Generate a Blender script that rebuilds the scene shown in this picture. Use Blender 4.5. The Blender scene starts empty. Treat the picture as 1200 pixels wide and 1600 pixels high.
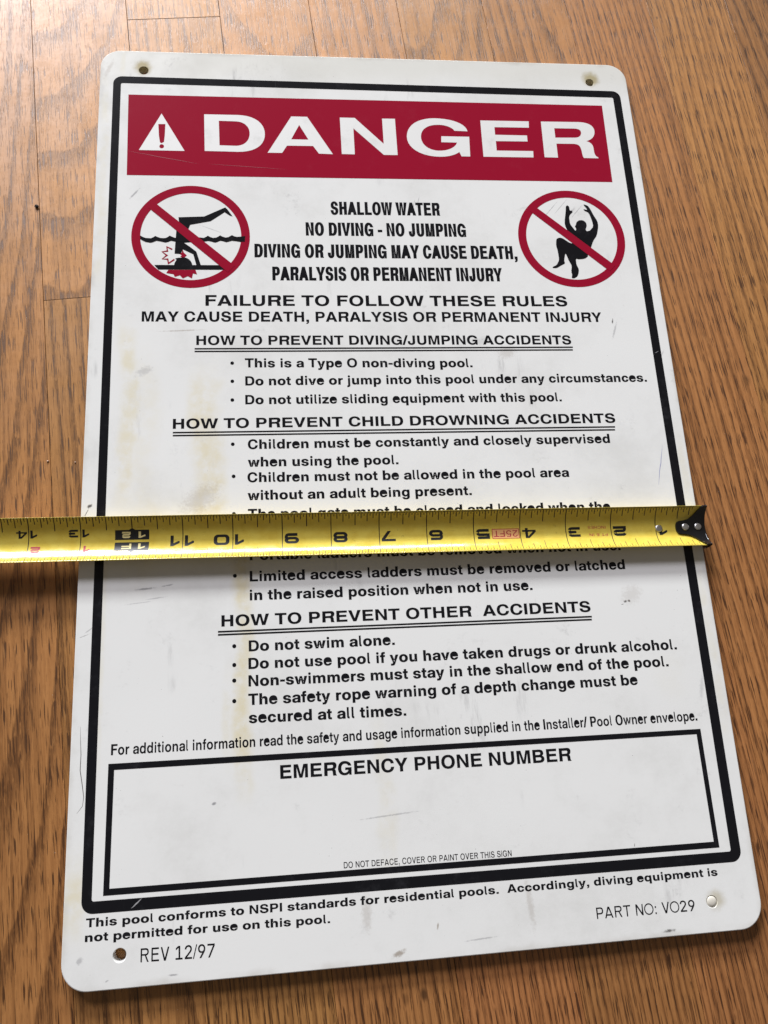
import bpy, bmesh, math, random
from mathutils import Vector, Matrix
from mathutils.geometry import tessellate_polygon

random.seed(7)
S = bpy.context.scene
C = S.collection
MM = 0.001

# ------------------------------------------------------------------ camera
cam_d = bpy.data.cameras.new('camera')
cam = bpy.data.objects.new('camera', cam_d)
C.objects.link(cam)
cam_d.sensor_fit = 'VERTICAL'
cam_d.sensor_height = 36.0
cam_d.lens = 36.0 * 1157.0 / 1600.0
cam_d.clip_start = 0.01
cam_d.clip_end = 60.0
cam.matrix_world = Matrix(((0.9943207, 0.0328135, -0.1012404, 0.1161352),
                            (-0.0566450, 0.9685159, -0.2424216, -0.3907115),
                            (0.0900983, 0.2467796, 0.9648742, 0.3802984),
                            (0, 0, 0, 1)))
S.camera = cam

# ------------------------------------------------------------------ light
W = bpy.data.worlds.new('World')
S.world = W
W.use_nodes = True
W.node_tree.nodes['Background'].inputs[0].default_value = (1.0, 0.89, 0.77, 1)
W.node_tree.nodes['Background'].inputs[1].default_value = 0.125


def area(name, loc, target, sx, sy, power, col, spread=180):
    d = bpy.data.lights.new(name, 'AREA')
    d.shape = 'RECTANGLE'
    d.size, d.size_y = sx, sy
    d.energy = power
    d.color = col
    d.spread = math.radians(spread)
    o = bpy.data.objects.new(name, d)
    C.objects.link(o)
    o.location = loc
    o.rotation_euler = (Vector(target) - Vector(loc)).to_track_quat('-Z', 'Y').to_euler()
    return o


# the window the floor is lit from, low beyond the head of the sign
area('window_light', (-1.1, 10.5, 3.75), (0.16, -0.25, 0), 7.2, 1.45, 2020.0, (0.945, 0.975, 1.0))
# paler soft light added high on the left for the floor's glare
area('upper_glare_light', (-4.4, 9.6, 6.2), (0.0, -0.1, 0), 4.9, 2.2, 1380.0, (0.90, 0.90, 1.0))

S.view_settings.view_transform = 'Standard'
S.view_settings.look = 'None'
S.view_settings.gamma = 1.0
S.view_settings.use_curve_mapping = False
S.view_settings.exposure = 0.0


# ------------------------------------------------------------------ helpers
def link(name, me, mat=None, parent=None):
    o = bpy.data.objects.new(name, me)
    C.objects.link(o)
    if mat:
        me.materials.append(mat)
    if parent:
        o.parent = parent
    return o


def empty(name, loc, label, cat):
    o = bpy.data.objects.new(name, None)
    C.objects.link(o)
    o.location = loc
    o.empty_display_size = 0.02
    o['label'] = label
    o['category'] = cat
    return o


def bm_obj(name, bm, mat, parent=None, smooth=False):
    me = bpy.data.meshes.new(name)
    bm.to_mesh(me)
    bm.free()
    if smooth:
        for p in me.polygons:
            p.use_smooth = True
    return link(name, me, mat, parent)


def fill(bm, loops, z):
    """flat filled shape (first loop outer, others holes); loops in mm, z in mm"""
    vs = [[Vector((x * MM, y * MM, z * MM)) for x, y in lp] for lp in loops]
    flat = [v for lp in vs for v in lp]
    tris = tessellate_polygon(vs)
    bv = [bm.verts.new(v) for v in flat]
    for t in tris:
        a, b, c = (flat[i] for i in t)
        n = (b - a).cross(c - a).z
        if abs(n) < 1e-16:
            continue
        try:
            bm.faces.new([bv[i] for i in (t if n > 0 else t[::-1])])
        except ValueError:
            pass


def signed(lp):
    return sum(a[0] * b[1] - b[0] * a[1] for a, b in zip(lp, lp[1:] + lp[:1])) / 2


def inside(p, lp):
    r = False
    for a, b in zip(lp, lp[1:] + lp[:1]):
        if (a[1] > p[1]) != (b[1] > p[1]) and p[0] < (b[0] - a[0]) * (p[1] - a[1]) / (b[1] - a[1]) + a[0]:
            r = not r
    return r


def group_loops(loops):
    """split a glyph into (outer, holes...) groups by winding and containment"""
    if not loops:
        return []
    big = max(loops, key=lambda l: abs(signed(l)))
    s = signed(big)
    outs = [l for l in loops if signed(l) * s > 0]
    holes = [l for l in loops if signed(l) * s < 0]
    g = [[o] for o in outs]
    for h in holes:
        for q in g:
            if inside(h[0], q[0]):
                q.append(h)
                break
    return g


def bez(path):
    """'M x y L x y C x1 y1 x2 y2 x y' -> point list"""
    t = path.split()
    out, i = [], 0
    while i < len(t):
        c = t[i]
        if c in 'ML':
            out.append((float(t[i + 1]), float(t[i + 2])))
            i += 3
        else:
            p0 = out[-1]
            q = [float(v) for v in t[i + 1:i + 7]]
            for k in range(1, 9):
                u = k / 8
                w = (1 - u) ** 3, 3 * u * (1 - u) ** 2, 3 * u * u * (1 - u), u ** 3
                out.append((w[0] * p0[0] + w[1] * q[0] + w[2] * q[2] + w[3] * q[4],
                            w[0] * p0[1] + w[1] * q[1] + w[2] * q[3] + w[3] * q[5]))
            i += 7
    return out


def circle(cx, cy, r, n=40, a0=0.0):
    return [(cx + r * math.cos(a0 + 2 * math.pi * k / n), cy + r * math.sin(a0 + 2 * math.pi * k / n)) for k in range(n)]


def round_poly(corners, r, n=7):
    """polygon with each corner replaced by an arc-like curve of radius r"""
    out = []
    m = len(corners)
    for i, p in enumerate(corners):
        a = Vector(corners[i - 1]) - Vector(p)
        b = Vector(corners[(i + 1) % m]) - Vector(p)
        p = Vector(p)
        rr = min(r, a.length * .45, b.length * .45)
        s, e = p + a.normalized() * rr, p + b.normalized() * rr
        k = 0.5523
        c1, c2 = s + (p - s) * k, e + (p - e) * k
        for j in range(n + 1):
            u = j / n
            q = s * (1 - u) ** 3 + c1 * 3 * u * (1 - u) ** 2 + c2 * 3 * u * u * (1 - u) + e * u ** 3
            out.append((q.x, q.y))
    return out


def chaikin(p, n=1):
    for _ in range(n):
        q = []
        for a, b in zip(p, p[1:] + p[:1]):
            q += [(a[0] * .78 + b[0] * .22, a[1] * .78 + b[1] * .22), (a[0] * .22 + b[0] * .78, a[1] * .22 + b[1] * .78)]
        p = q
    return p


def thick(pts, w, close=False):
    """polyline of width w as one outline polygon, mitred"""
    P = [Vector(p) for p in pts]
    L, R = [], []
    n = len(P)
    for i in range(n):
        d1 = (P[i] - P[i - 1]).normalized() if i else (P[1] - P[0]).normalized()
        d2 = (P[i + 1] - P[i]).normalized() if i < n - 1 else d1
        n1 = Vector((-d1.y, d1.x))
        n2 = Vector((-d2.y, d2.x))
        m = (n1 + n2)
        m = m / max(m.length_squared / 2, .5)
        L.append(tuple(P[i] + m * w / 2))
        R.append(tuple(P[i] - m * w / 2))
    return L + R[::-1]


# ------------------------------------------------------------------ lettering outlines (1024 units to the em)
GLYPHS = {
    'B': {
        ',': '299|56 -5 0 156 176 0 0 -131 -4 -51 -14 -44 -23 -36 -32 -28 -41 -21 -62 -14 0 75 30 10 17 11 13 15 9 17 6 22 1 19',
        '-': '357|18 223 0 135 310 0 0 -135',
        '.': '299|56 0 0 151 176 0 0 -151',
        '/': '299|-48 -20 238 785 146 0 -237 -785',
        'A': '760|7 0 273 745 189 0 274 -745 -186 0 -48 144 -271 0 -48 -144|289 285 169 0 -83 281',
        'B': '760|69 0 0 745 349 0 76 -6 63 -19 50 -30 35 -39 21 -48 7 -54 -3 -38 -10 -34 -15 -29 -22 -24 -27 -20 -20 -10 30 -11 36 -22 28 -28 21 -34 12 -39 4 -45 -8 -63 -26 -53 -40 -43 -54 -31 -65 -19 -75 -6|234 446 165 0 32 3 25 8 20 12 13 17 9 20 2 24 -2 24 -9 20 -13 16 -19 11 -26 7 -32 3 -165 0|234 134 181 0 36 3 29 8 22 13 15 17 9 22 3 25 -3 27 -9 22 -15 17 -22 13 -29 8 -36 2 -181 0',
        'C': '760|714 480 -19 88 -35 69 -49 55 -63 40 -75 24 -83 9 -102 -13 -88 -38 -70 -59 -52 -79 -32 -96 -10 -110 10 -110 32 -95 51 -78 70 -58 85 -36 100 -13 88 10 78 27 66 43 52 59 35 74 19 92 -169 0 -13 -54 -18 -41 -24 -31 -30 -23 -38 -14 -44 -4 -54 8 -44 22 -34 36 -25 50 -15 63 -5 73 5 75 16 63 25 51 35 37 44 23 54 8 42 -4 35 -12 29 -19 23 -28 16 -35 12 -49',
        'D': '760|69 0 0 745 307 0 104 -11 86 -34 68 -54 48 -73 29 -92 10 -109 -10 -108 -29 -92 -48 -73 -68 -54 -86 -34 -104 -11|240 134 117 0 60 7 47 21 37 33 26 47 16 59 5 71 -5 72 -16 59 -26 47 -37 33 -47 21 -60 7 -117 0',
        'E': '703|69 0 0 745 571 0 0 -138 -402 0 0 -147 368 0 0 -138 -368 0 0 -184 416 0 0 -138',
        'F': '645|69 0 0 745 550 0 0 -138 -381 0 0 -156 333 0 0 -139 -333 0 0 -312',
        'G': '818|727 496 -152 11 -11 23 -10 18 -13 16 -15 15 -17 13 -19 11 -21 8 -22 6 -23 4 -25 0 -33 -4 -30 -9 -27 -14 -24 -18 -20 -23 -17 -27 -14 -30 -11 -34 -7 -37 -4 -40 0 -46 6 -43 9 -41 14 -36 18 -32 22 -27 24 -21 29 -16 31 -9 34 -3 27 3 25 7 25 10 23 13 21 16 19 19 17 21 14 24 10 25 4 20 -173 2 7 132 332 0 -10 -409 -115 1 -15 82 -6 -14 -19 -17 -21 -16 -22 -13 -24 -11 -24 -10 -26 -7 -26 -5 -27 -3 -28 -1 -62 6 -58 14 -52 24 -47 32 -41 39 -34 47 -26 52 -19 57 -11 63 -1 67 6 66 13 62 20 55 26 50 31 43 37 36 43 29 46 22 51 14 55 7 63 -3 58 -9 53 -15 48 -20 41 -25 36 -30 29 -34 23 -37 15 -41 15 -43',
        'H': '760|64 0 0 745 169 0 0 -284 283 0 0 284 169 0 0 -745 -169 0 0 322 -283 0 0 -322',
        'I': '299|60 0 0 745 170 0 0 -745',
        'J': '588|512 745 0 -525 -7 -72 -22 -59 -36 -48 -49 -33 -61 -21 -72 -7 -75 8 -62 21 -50 36 -36 51 -22 63 -7 76 0 52 161 0 0 -41 3 -40 7 -32 13 -25 16 -18 21 -11 25 -4 27 3 20 10 16 17 11 23 7 30 3 37 0 509',
        'L': '645|69 0 0 745 171 0 0 -605 375 0 0 -140',
        'M': '875|62 0 0 745 233 0 139 -552 135 552 235 0 0 -745 -158 0 9 580 -141 -580 -162 0 -142 580 10 -580',
        'N': '760|62 0 0 745 174 0 300 -516 -7 516 160 0 0 -745 -169 0 -306 526 8 -526',
        'O': '818|404 765 -104 -13 -90 -36 -73 -58 -55 -78 -35 -96 -11 -112 11 -111 35 -96 55 -78 73 -58 90 -36 104 -13 103 13 90 36 74 58 55 78 34 96 12 111 -12 112 -34 96 -55 78 -74 58 -90 36|404 627 56 -8 48 -23 38 -37 28 -50 18 -63 6 -74 -6 -73 -18 -63 -28 -50 -38 -37 -48 -23 -56 -8 -57 8 -47 23 -38 37 -29 50 -18 63 -6 73 6 74 18 63 29 50 38 37 47 23',
        'P': '703|69 0 0 745 347 0 73 -8 61 -22 49 -37 34 -47 21 -58 7 -67 -7 -68 -22 -59 -35 -48 -49 -36 -63 -22 -75 -7 -170 0 0 -266|240 400 143 0 35 3 27 9 21 16 14 20 9 26 3 32 -3 32 -9 26 -14 20 -20 15 -28 9 -35 3 -143 0',
        'R': '760|78 740 458 5 35 -2 33 -6 30 -11 26 -16 22 -19 18 -24 13 -27 9 -31 4 -35 -1 -38 -4 -29 -6 -27 -8 -25 -10 -22 -11 -20 -14 -17 -14 -16 -17 -13 -17 -12 -6 -4 4 -4 15 -10 12 -12 10 -14 9 -15 6 -16 5 -17 3 -19 2 -20 1 -22 -1 -26 1 -25 0 -22 2 -21 3 -18 3 -17 5 -13 5 -12 7 -8 13 -9 4 -31 -191 3 -7 18 -3 16 -3 17 -2 18 -1 18 -1 20 -1 19 -1 19 -1 20 -2 18 -2 23 -4 18 -5 16 -6 13 -8 10 -8 7 -9 6 -11 4 -13 1 -15 1 -184 -2 -3 -282 -177 4|246 416 223 7 12 1 11 3 9 5 9 7 8 8 7 10 6 11 5 13 3 15 2 17 1 15 -1 14 -2 13 -4 10 -5 9 -6 8 -8 6 -10 4 -12 4 -14 1 -232 -1',
        'S': '703|639 516 -13 78 -29 61 -45 47 -59 35 -70 21 -81 7 -80 -7 -70 -21 -57 -33 -44 -46 -27 -58 -10 -68 7 -58 19 -48 33 -39 44 -31 55 -25 66 -19 109 -27 34 -9 28 -11 20 -12 14 -14 7 -18 3 -21 -4 -25 -12 -21 -19 -18 -26 -12 -34 -8 -39 -3 -47 4 -39 11 -31 19 -23 26 -15 34 -9 48 -166 0 13 -85 30 -66 47 -53 64 -39 78 -24 92 -8 89 8 76 22 61 35 46 48 28 60 10 69 -6 57 -19 48 -31 40 -42 31 -53 25 -63 19 -117 26 -36 10 -29 10 -21 12 -14 13 -8 17 -2 20 4 25 10 21 17 16 23 12 29 7 33 2 40 -3 33 -10 26 -15 19 -22 13 -28 8 -39',
        'T': '645|5 745 625 0 0 -138 -227 0 0 -607 -171 0 0 607 -227 0',
        'U': '760|65 745 0 -464 9 -90 28 -75 45 -59 62 -43 76 -25 90 -9 90 9 77 25 62 43 45 59 27 75 9 90 0 464 -169 0 0 -458 -4 -53 -13 -42 -20 -32 -27 -22 -35 -14 -42 -4 -43 4 -34 14 -27 22 -20 32 -13 42 -4 53 0 458',
        'V': '703|686 745 -250 -745 -179 0 -251 745 183 0 158 -544 156 544',
        'W': '990|980 745 -198 -745 -178 0 -114 553 -117 -553 -177 0 -199 745 179 0 112 -530 114 530 176 0 111 -530 114 530',
        'Y': '703|693 745 -261 -457 0 -288 -171 0 0 288 -261 457 193 0 156 -311 151 311',
        'a': '588|220 -9 -37 2 -34 6 -31 9 -28 14 -25 17 -19 22 -15 25 -9 29 -3 34 2 28 6 25 10 22 14 18 17 17 20 13 22 12 24 9 26 7 27 6 28 5 29 3 31 3 27 3 22 3 17 3 13 5 8 5 5 6 2 8 1 10 0 3 -1 11 -2 10 -5 9 -6 8 -8 7 -10 6 -12 4 -13 2 -16 1 -15 -1 -15 -2 -12 -5 -11 -6 -9 -7 -7 -8 -6 -10 -4 -11 -4 -13 -178 0 8 36 12 32 19 29 24 25 31 21 35 16 41 13 46 7 51 2 38 -1 36 -4 33 -7 30 -10 26 -12 24 -14 21 -17 16 -19 14 -22 9 -23 6 -26 2 -27 0 -357 -186 0 0 74 15 0 -8 -17 -13 -15 -15 -13 -17 -12 -19 -9 -21 -7 -22 -6 -25 -3|269 100 20 1 18 4 17 7 14 9 12 11 9 12 7 15 4 16 2 17 0 49 10 -2 -7 -2 -7 -2 -7 -2 -9 -2 -9 -2 -9 -2 -10 -2 -11 -1 -10 -2 -12 -2 -11 -2 -16 -3 -14 -3 -13 -5 -11 -6 -9 -7 -8 -8 -5 -9 -3 -11 -1 -11 1 -11 3 -10 4 -9 6 -7 8 -6 9 -5 11 -4 13 -2',
        'b': '645|374 -11 -24 1 -23 3 -21 6 -20 8 -19 10 -17 13 -15 15 -14 17 -7 19 17 0 0 -81 -179 0 0 745 181 0 0 -288 -17 0 9 17 14 16 16 13 16 11 19 10 19 7 21 5 22 3 23 1 44 -4 42 -12 37 -19 33 -26 28 -33 22 -38 17 -43 9 -48 4 -52 -3 -53 -10 -48 -16 -44 -22 -38 -28 -33 -33 -26 -38 -19 -42 -11|331 119 19 2 17 6 15 9 13 14 12 16 9 20 7 24 4 26 2 29 -2 29 -4 26 -7 23 -9 20 -12 17 -13 13 -15 10 -17 5 -19 2 -20 -2 -18 -6 -17 -10 -14 -13 -13 -17 -10 -20 -7 -23 -5 -26 -1 -28 1 -28 5 -26 7 -23 10 -20 13 -17 14 -14 17 -10 18 -6',
        'c': '588|297 -12 -52 4 -47 11 -44 20 -38 26 -32 32 -26 39 -19 43 -11 48 -4 53 4 52 11 48 19 44 26 38 32 33 38 26 44 20 47 11 52 4 35 -2 33 -5 32 -9 29 -12 27 -14 24 -18 21 -20 18 -23 15 -25 12 -27 8 -29 5 -32 -172 0 -3 14 -3 11 -4 11 -5 10 -6 9 -6 8 -8 7 -8 6 -9 5 -10 3 -11 2 -11 1 -20 -2 -16 -6 -15 -10 -13 -14 -12 -17 -9 -20 -6 -23 -4 -26 -2 -29 2 -29 4 -26 6 -23 9 -21 12 -17 13 -13 15 -10 17 -6 19 -2 11 1 11 2 10 3 9 5 8 6 7 7 6 8 6 9 5 10 4 11 3 12 4 14 172 0 -5 -32 -7 -28 -11 -28 -15 -25 -18 -22 -21 -21 -25 -18 -27 -15 -29 -12 -32 -9 -33 -5',
        'd': '645|261 -11 -45 4 -42 11 -38 19 -33 26 -27 33 -23 38 -16 44 -10 48 -3 53 4 52 9 48 17 43 22 38 28 33 33 26 38 19 41 12 44 4 24 -1 22 -3 20 -5 20 -7 18 -10 17 -11 15 -13 14 -16 9 -17 -17 0 0 288 181 0 0 -745 -179 0 0 81 17 0 -7 -19 -14 -17 -15 -15 -17 -13 -19 -10 -20 -8 -21 -6 -23 -3|305 119 20 2 18 6 16 10 14 14 13 17 10 20 7 23 5 26 1 28 -1 28 -5 26 -7 23 -10 20 -13 17 -14 13 -16 10 -18 6 -20 2 -20 -2 -17 -5 -15 -10 -13 -13 -12 -17 -9 -20 -7 -23 -4 -26 -2 -29 2 -29 4 -26 7 -24 9 -20 12 -16 13 -14 15 -9 17 -6',
        'e': '588|558 225 -372 0 3 -29 11 -30 17 -25 21 -18 26 -11 32 -4 23 2 20 5 16 9 14 12 11 14 11 22 163 0 -26 -61 -30 -45 -40 -35 -48 -25 -56 -15 -64 -6 -79 9 -68 26 -55 42 -41 57 -25 70 -8 83 9 82 25 71 41 59 56 45 67 28 79 10 79 -10 68 -29 54 -47 38 -66 22 -83|164 327 10 42 13 31 19 25 24 18 28 12 31 4 33 -4 28 -12 24 -18 18 -25 12 -31 8 -42',
        'f': '357|341 529 0 -126 -342 0 0 126|84 0 0 591 2 32 6 29 10 25 15 21 19 17 23 13 27 9 31 6 34 2 16 0 16 0 15 0 14 0 10 0 19 0 0 -126 -16 0 -7 0 -8 0 -10 0 -8 0 -7 0 -14 -1 -10 -5 -6 -7 -5 -10 -3 -14 -1 -18 0 -564',
        'g': '645|314 -216 -49 2 -45 8 -39 12 -34 17 -29 20 -23 24 -18 28 -13 30 -11 34 173 0 6 -12 5 -11 7 -9 8 -7 9 -7 11 -5 13 -4 14 -2 15 -1 29 3 22 9 18 16 13 21 8 28 3 33 0 80 17 0 -8 -19 -13 -17 -15 -15 -17 -12 -19 -10 -19 -7 -21 -6 -23 -3 -23 -1 -45 4 -42 11 -37 19 -33 26 -28 32 -22 37 -16 42 -9 46 -4 50 4 51 9 47 17 43 22 37 28 32 32 27 38 19 41 11 44 4 23 -1 22 -3 21 -5 19 -8 19 -10 17 -11 15 -14 14 -16 9 -18 -17 0 0 75 178 0 0 -503 -4 -53 -11 -46 -19 -39 -26 -32 -32 -26 -38 -20 -42 -14 -47 -8|309 129 20 2 18 6 16 9 14 14 12 16 10 20 7 22 5 25 2 28 -2 27 -5 25 -7 23 -10 19 -12 17 -14 13 -16 10 -18 5 -20 2 -19 -2 -17 -5 -15 -9 -14 -13 -11 -16 -9 -20 -7 -22 -4 -26 -2 -28 2 -29 4 -25 7 -23 9 -19 11 -16 14 -13 15 -10 17 -5',
        'h': '645|236 290 0 -290 -180 0 0 745 180 0 0 -357 -55 0 25 44 25 37 29 30 36 23 42 13 48 5 37 -3 35 -8 30 -14 27 -19 22 -23 18 -29 12 -33 8 -38 3 -42 0 -331 -180 0 0 300 -2 30 -7 26 -11 19 -15 15 -20 8 -24 3 -16 -1 -15 -4 -13 -7 -11 -9 -10 -12 -8 -15 -6 -18 -3 -21',
        'i': '299|69 0 0 529 151 0 0 -529|144 585 -23 3 -20 8 -17 13 -13 17 -8 20 -2 23 2 23 8 19 13 18 17 13 20 8 23 2 23 -2 20 -8 18 -13 13 -18 7 -19 3 -23 -3 -23 -7 -20 -13 -17 -18 -13 -20 -8',
        'j': '299|65 528 155 0 0 -566 -2 -34 -6 -31 -10 -28 -15 -23 -18 -20 -23 -15 -27 -11 -30 -7 -33 -2 -64 0 0 127 39 0 12 1 8 5 6 8 4 12 3 15 1 20|143 585 -24 3 -20 8 -18 13 -13 17 -8 20 -3 23 3 23 8 19 13 18 18 13 20 8 23 2 24 -2 20 -8 18 -13 13 -18 8 -20 3 -22 -3 -23 -8 -20 -13 -17 -18 -13 -20 -8',
        'k': '588|206 144 -6 190 22 0 168 195 199 -1 -238 -270 -38 0|61 0 0 745 176 0 0 -745|398 0 -160 224 117 113 245 -337',
        'l': '299|186 0 -39 4 -32 11 -25 20 -17 28 -9 38 -3 47 0 597 125 0 0 -581 1 -14 2 -10 2 -8 2 -5 4 -3 7 -1 1 0 3 0 2 0 2 0 3 0 13 0 0 -123 -16 0 -5 0 -5 0 -5 0 -5 0',
        'm': '933|55 0 0 528 172 0 0 -123 -35 0 15 30 14 25 16 21 18 18 21 15 22 11 24 8 25 5 25 1 39 -4 37 -11 33 -20 27 -26 19 -33 13 -40 -43 0 12 28 12 24 16 21 19 18 22 16 24 12 26 8 28 6 28 1 34 -2 32 -8 29 -12 26 -17 22 -22 17 -26 14 -30 7 -34 3 -38 0 -350 -177 0 0 318 -2 27 -7 22 -11 18 -15 12 -16 8 -20 2 -14 -1 -13 -4 -11 -6 -10 -9 -9 -11 -7 -13 -5 -15 -3 -16 -1 -18 0 -314 -171 0 0 321 -2 25 -6 20 -11 18 -14 13 -17 8 -20 2 -13 -1 -12 -4 -12 -6 -10 -9 -9 -11 -7 -13 -6 -16 -3 -18 -1 -20 0 -309',
        'n': '645|236 290 0 -290 -180 0 0 528 177 0 0 -141 -52 0 25 45 25 37 29 30 36 22 42 14 48 4 37 -2 35 -9 30 -13 27 -19 22 -24 18 -29 12 -33 8 -37 3 -42 0 -331 -180 0 0 300 -2 30 -7 25 -11 20 -15 14 -20 9 -24 3 -16 -2 -15 -4 -13 -6 -11 -9 -10 -12 -8 -15 -6 -18 -3 -21',
        'o': '645|318 -12 -56 4 -51 11 -46 19 -41 26 -35 32 -28 39 -20 43 -13 49 -4 53 4 53 13 48 20 44 28 38 35 32 41 26 46 20 51 11 56 4 55 -4 51 -11 47 -20 40 -26 35 -32 28 -38 20 -44 13 -48 4 -53 -4 -53 -13 -49 -20 -43 -28 -39 -35 -32 -40 -26 -47 -19 -51 -11|318 118 19 2 18 5 17 10 14 13 12 17 10 20 8 23 4 26 2 30 -2 29 -4 27 -8 23 -10 20 -12 17 -14 13 -17 9 -18 6 -19 2 -20 -2 -18 -6 -16 -9 -15 -13 -12 -17 -10 -20 -8 -23 -4 -27 -2 -29 2 -30 4 -26 8 -23 10 -20 12 -17 15 -13 16 -10 18 -5',
        'p': '645|53 -209 0 737 178 0 0 -70 -15 0 9 17 14 15 15 13 17 11 18 9 20 7 21 5 22 3 23 1 45 -4 41 -11 37 -20 33 -26 28 -32 22 -38 17 -44 10 -48 3 -52 -3 -53 -10 -48 -16 -44 -22 -38 -28 -32 -33 -26 -38 -20 -41 -11 -46 -4 -24 1 -22 4 -21 5 -19 8 -19 10 -16 13 -15 14 -13 17 -7 18 15 0 0 -287|331 119 19 2 17 5 16 10 13 13 11 17 9 20 7 23 5 26 1 29 -1 30 -5 26 -7 23 -9 20 -11 16 -13 13 -16 10 -17 6 -19 2 -20 -2 -18 -6 -16 -10 -15 -14 -12 -17 -10 -20 -7 -23 -5 -25 -2 -29 2 -28 5 -26 7 -23 10 -20 12 -17 15 -13 16 -10 18 -6',
        'q': '645|584 -209 -181 0 0 287 16 0 -8 -18 -13 -17 -15 -14 -16 -13 -18 -10 -20 -8 -21 -5 -22 -4 -24 -1 -46 4 -42 11 -37 20 -34 26 -27 32 -23 38 -16 44 -10 48 -3 53 4 52 9 48 17 44 22 38 28 32 33 26 38 20 41 11 45 4 23 -1 22 -3 21 -5 20 -7 18 -9 17 -11 16 -13 14 -15 8 -17 -15 0 0 70 179 0|305 119 20 2 18 6 17 10 14 13 12 17 10 20 8 23 4 26 2 28 -2 29 -4 25 -8 23 -10 20 -12 17 -14 14 -17 10 -18 6 -20 2 -19 -2 -17 -6 -16 -10 -13 -13 -11 -16 -10 -20 -7 -23 -4 -26 -1 -30 1 -29 4 -26 7 -23 10 -20 11 -17 13 -13 16 -10 17 -5',
        'r': '415|55 0 0 528 173 0 0 -91 -18 0 9 29 16 24 20 18 25 13 29 7 34 3 9 0 8 0 7 -1 7 0 7 0 17 0 0 -136 -18 1 -9 0 -11 1 -13 0 -12 1 -11 0 -18 -2 -15 -4 -15 -8 -12 -11 -11 -13 -8 -16 -7 -19 -4 -22 -1 -24 0 -278',
        's': '588|290 -13 -48 2 -44 8 -41 12 -37 16 -32 21 -27 25 -20 29 -14 32 -9 37 184 0 7 -20 8 -17 11 -13 16 -10 20 -6 23 -2 23 1 19 5 14 7 10 11 6 11 2 14 -2 11 -4 10 -7 9 -12 7 -15 6 -20 4 -97 18 -50 12 -42 18 -35 23 -25 29 -15 34 -5 39 4 32 10 30 17 27 24 24 29 19 34 16 39 12 44 7 48 2 48 -2 44 -8 39 -12 36 -17 29 -21 25 -24 18 -29 11 -32 6 -37 -173 0 -5 20 -6 16 -12 14 -15 10 -18 7 -22 2 -21 -2 -17 -4 -13 -8 -10 -10 -5 -12 -1 -13 1 -12 4 -9 7 -9 10 -7 14 -6 17 -5 107 -19 51 -12 43 -17 34 -21 23 -27 15 -31 5 -37 -4 -34 -11 -31 -19 -28 -25 -25 -31 -21 -36 -17 -41 -12 -45 -8',
        't': '357|332 528 0 -126 -333 0 0 126|78 672 160 0 0 -501 1 -16 2 -11 3 -8 5 -6 8 -3 14 -1 7 0 9 0 10 0 10 0 8 0 17 0 0 -126 -20 0 -12 0 -13 0 -15 0 -15 0 -16 0 -50 4 -41 12 -32 19 -23 28 -13 37 -4 45',
        'u': '645|248 -11 -37 2 -34 9 -30 13 -27 19 -22 24 -18 29 -12 33 -8 37 -3 42 0 331 179 0 0 -300 2 -30 7 -25 12 -20 15 -14 19 -9 24 -3 16 2 15 4 13 6 11 9 9 12 8 15 6 18 4 21 1 24 0 290 178 0 0 -528 -176 0 0 141 53 0 -26 -45 -24 -36 -30 -31 -35 -22 -42 -14',
        'v': '588|194 0 -196 528 186 0 81 -252 10 -32 9 -32 9 -32 9 -32 9 -33 13 -33 -66 0 12 33 9 33 9 32 8 32 9 32 10 32 80 252 184 0 -196 -528',
        'w': '818|154 0 -158 528 179 0 44 -175 9 -39 9 -39 8 -41 8 -40 8 -41 11 -41 -47 0 12 41 9 41 9 40 9 41 10 39 9 39 46 175 150 0 46 -175 9 -39 10 -39 9 -41 9 -40 9 -41 12 -41 -47 0 11 41 8 41 8 40 8 41 8 39 8 39 43 175 183 0 -159 -528 -170 0 -58 204 -6 20 -5 20 -5 20 -5 21 -5 21 -5 21 -5 21 -5 21 -8 21 55 0 -9 -21 -5 -21 -5 -21 -5 -21 -5 -21 -5 -21 -5 -20 -5 -20 -6 -20 -58 -204',
        'y': '588|58 -209 0 127 79 0 9 0 8 2 6 3 4 4 5 6 4 7 4 8 4 11 4 12 10 31 -200 526 185 0 83 -252 10 -32 9 -32 9 -32 9 -33 9 -32 13 -33 -73 0 12 33 9 32 9 33 9 32 10 32 10 32 83 252 184 0 -228 -606 -12 -28 -14 -25 -15 -21 -17 -18 -19 -14 -21 -11 -24 -8 -25 -4 -28 -2 -17 0 -17 0 -17 0 -18 0 -17 0',
        'z': '530|17 0 0 107 262 294 -262 0 0 127 476 0 0 -113 -257 -289 261 0 0 -126'},
    'K': {
        ',': '414|-6 -7 0 158 300 0 0 -131 -5 -51 -17 -44 -32 -36 -45 -28 -54 -20 -147 -15 0 78 63 10 5 11 3 14 2 17 3 21 -5 16',
        '-': '472|-44 223 0 135 434 0 0 -135',
        'A': '875|-81 0 318 745 275 0 319 -745 -319 0 -48 143 -181 0 -48 -143|375 288 -2 0 1 275',
        'C': '875|789 478 -35 90 -41 69 -61 55 -77 40 -88 24 -98 9 -118 -13 -104 -38 -84 -59 -61 -79 -37 -96 -12 -110 12 -110 37 -95 60 -77 83 -59 102 -36 116 -13 103 10 93 27 79 43 62 60 42 73 35 95 -293 0 -23 -56 -12 -40 -14 -31 -17 -22 -22 -13 -29 -5 -36 8 -25 22 -20 36 -18 49 -12 61 -5 73 5 74 13 63 18 50 21 36 25 23 37 8 27 -4 21 -12 14 -19 12 -27 10 -34 22 -50',
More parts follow.
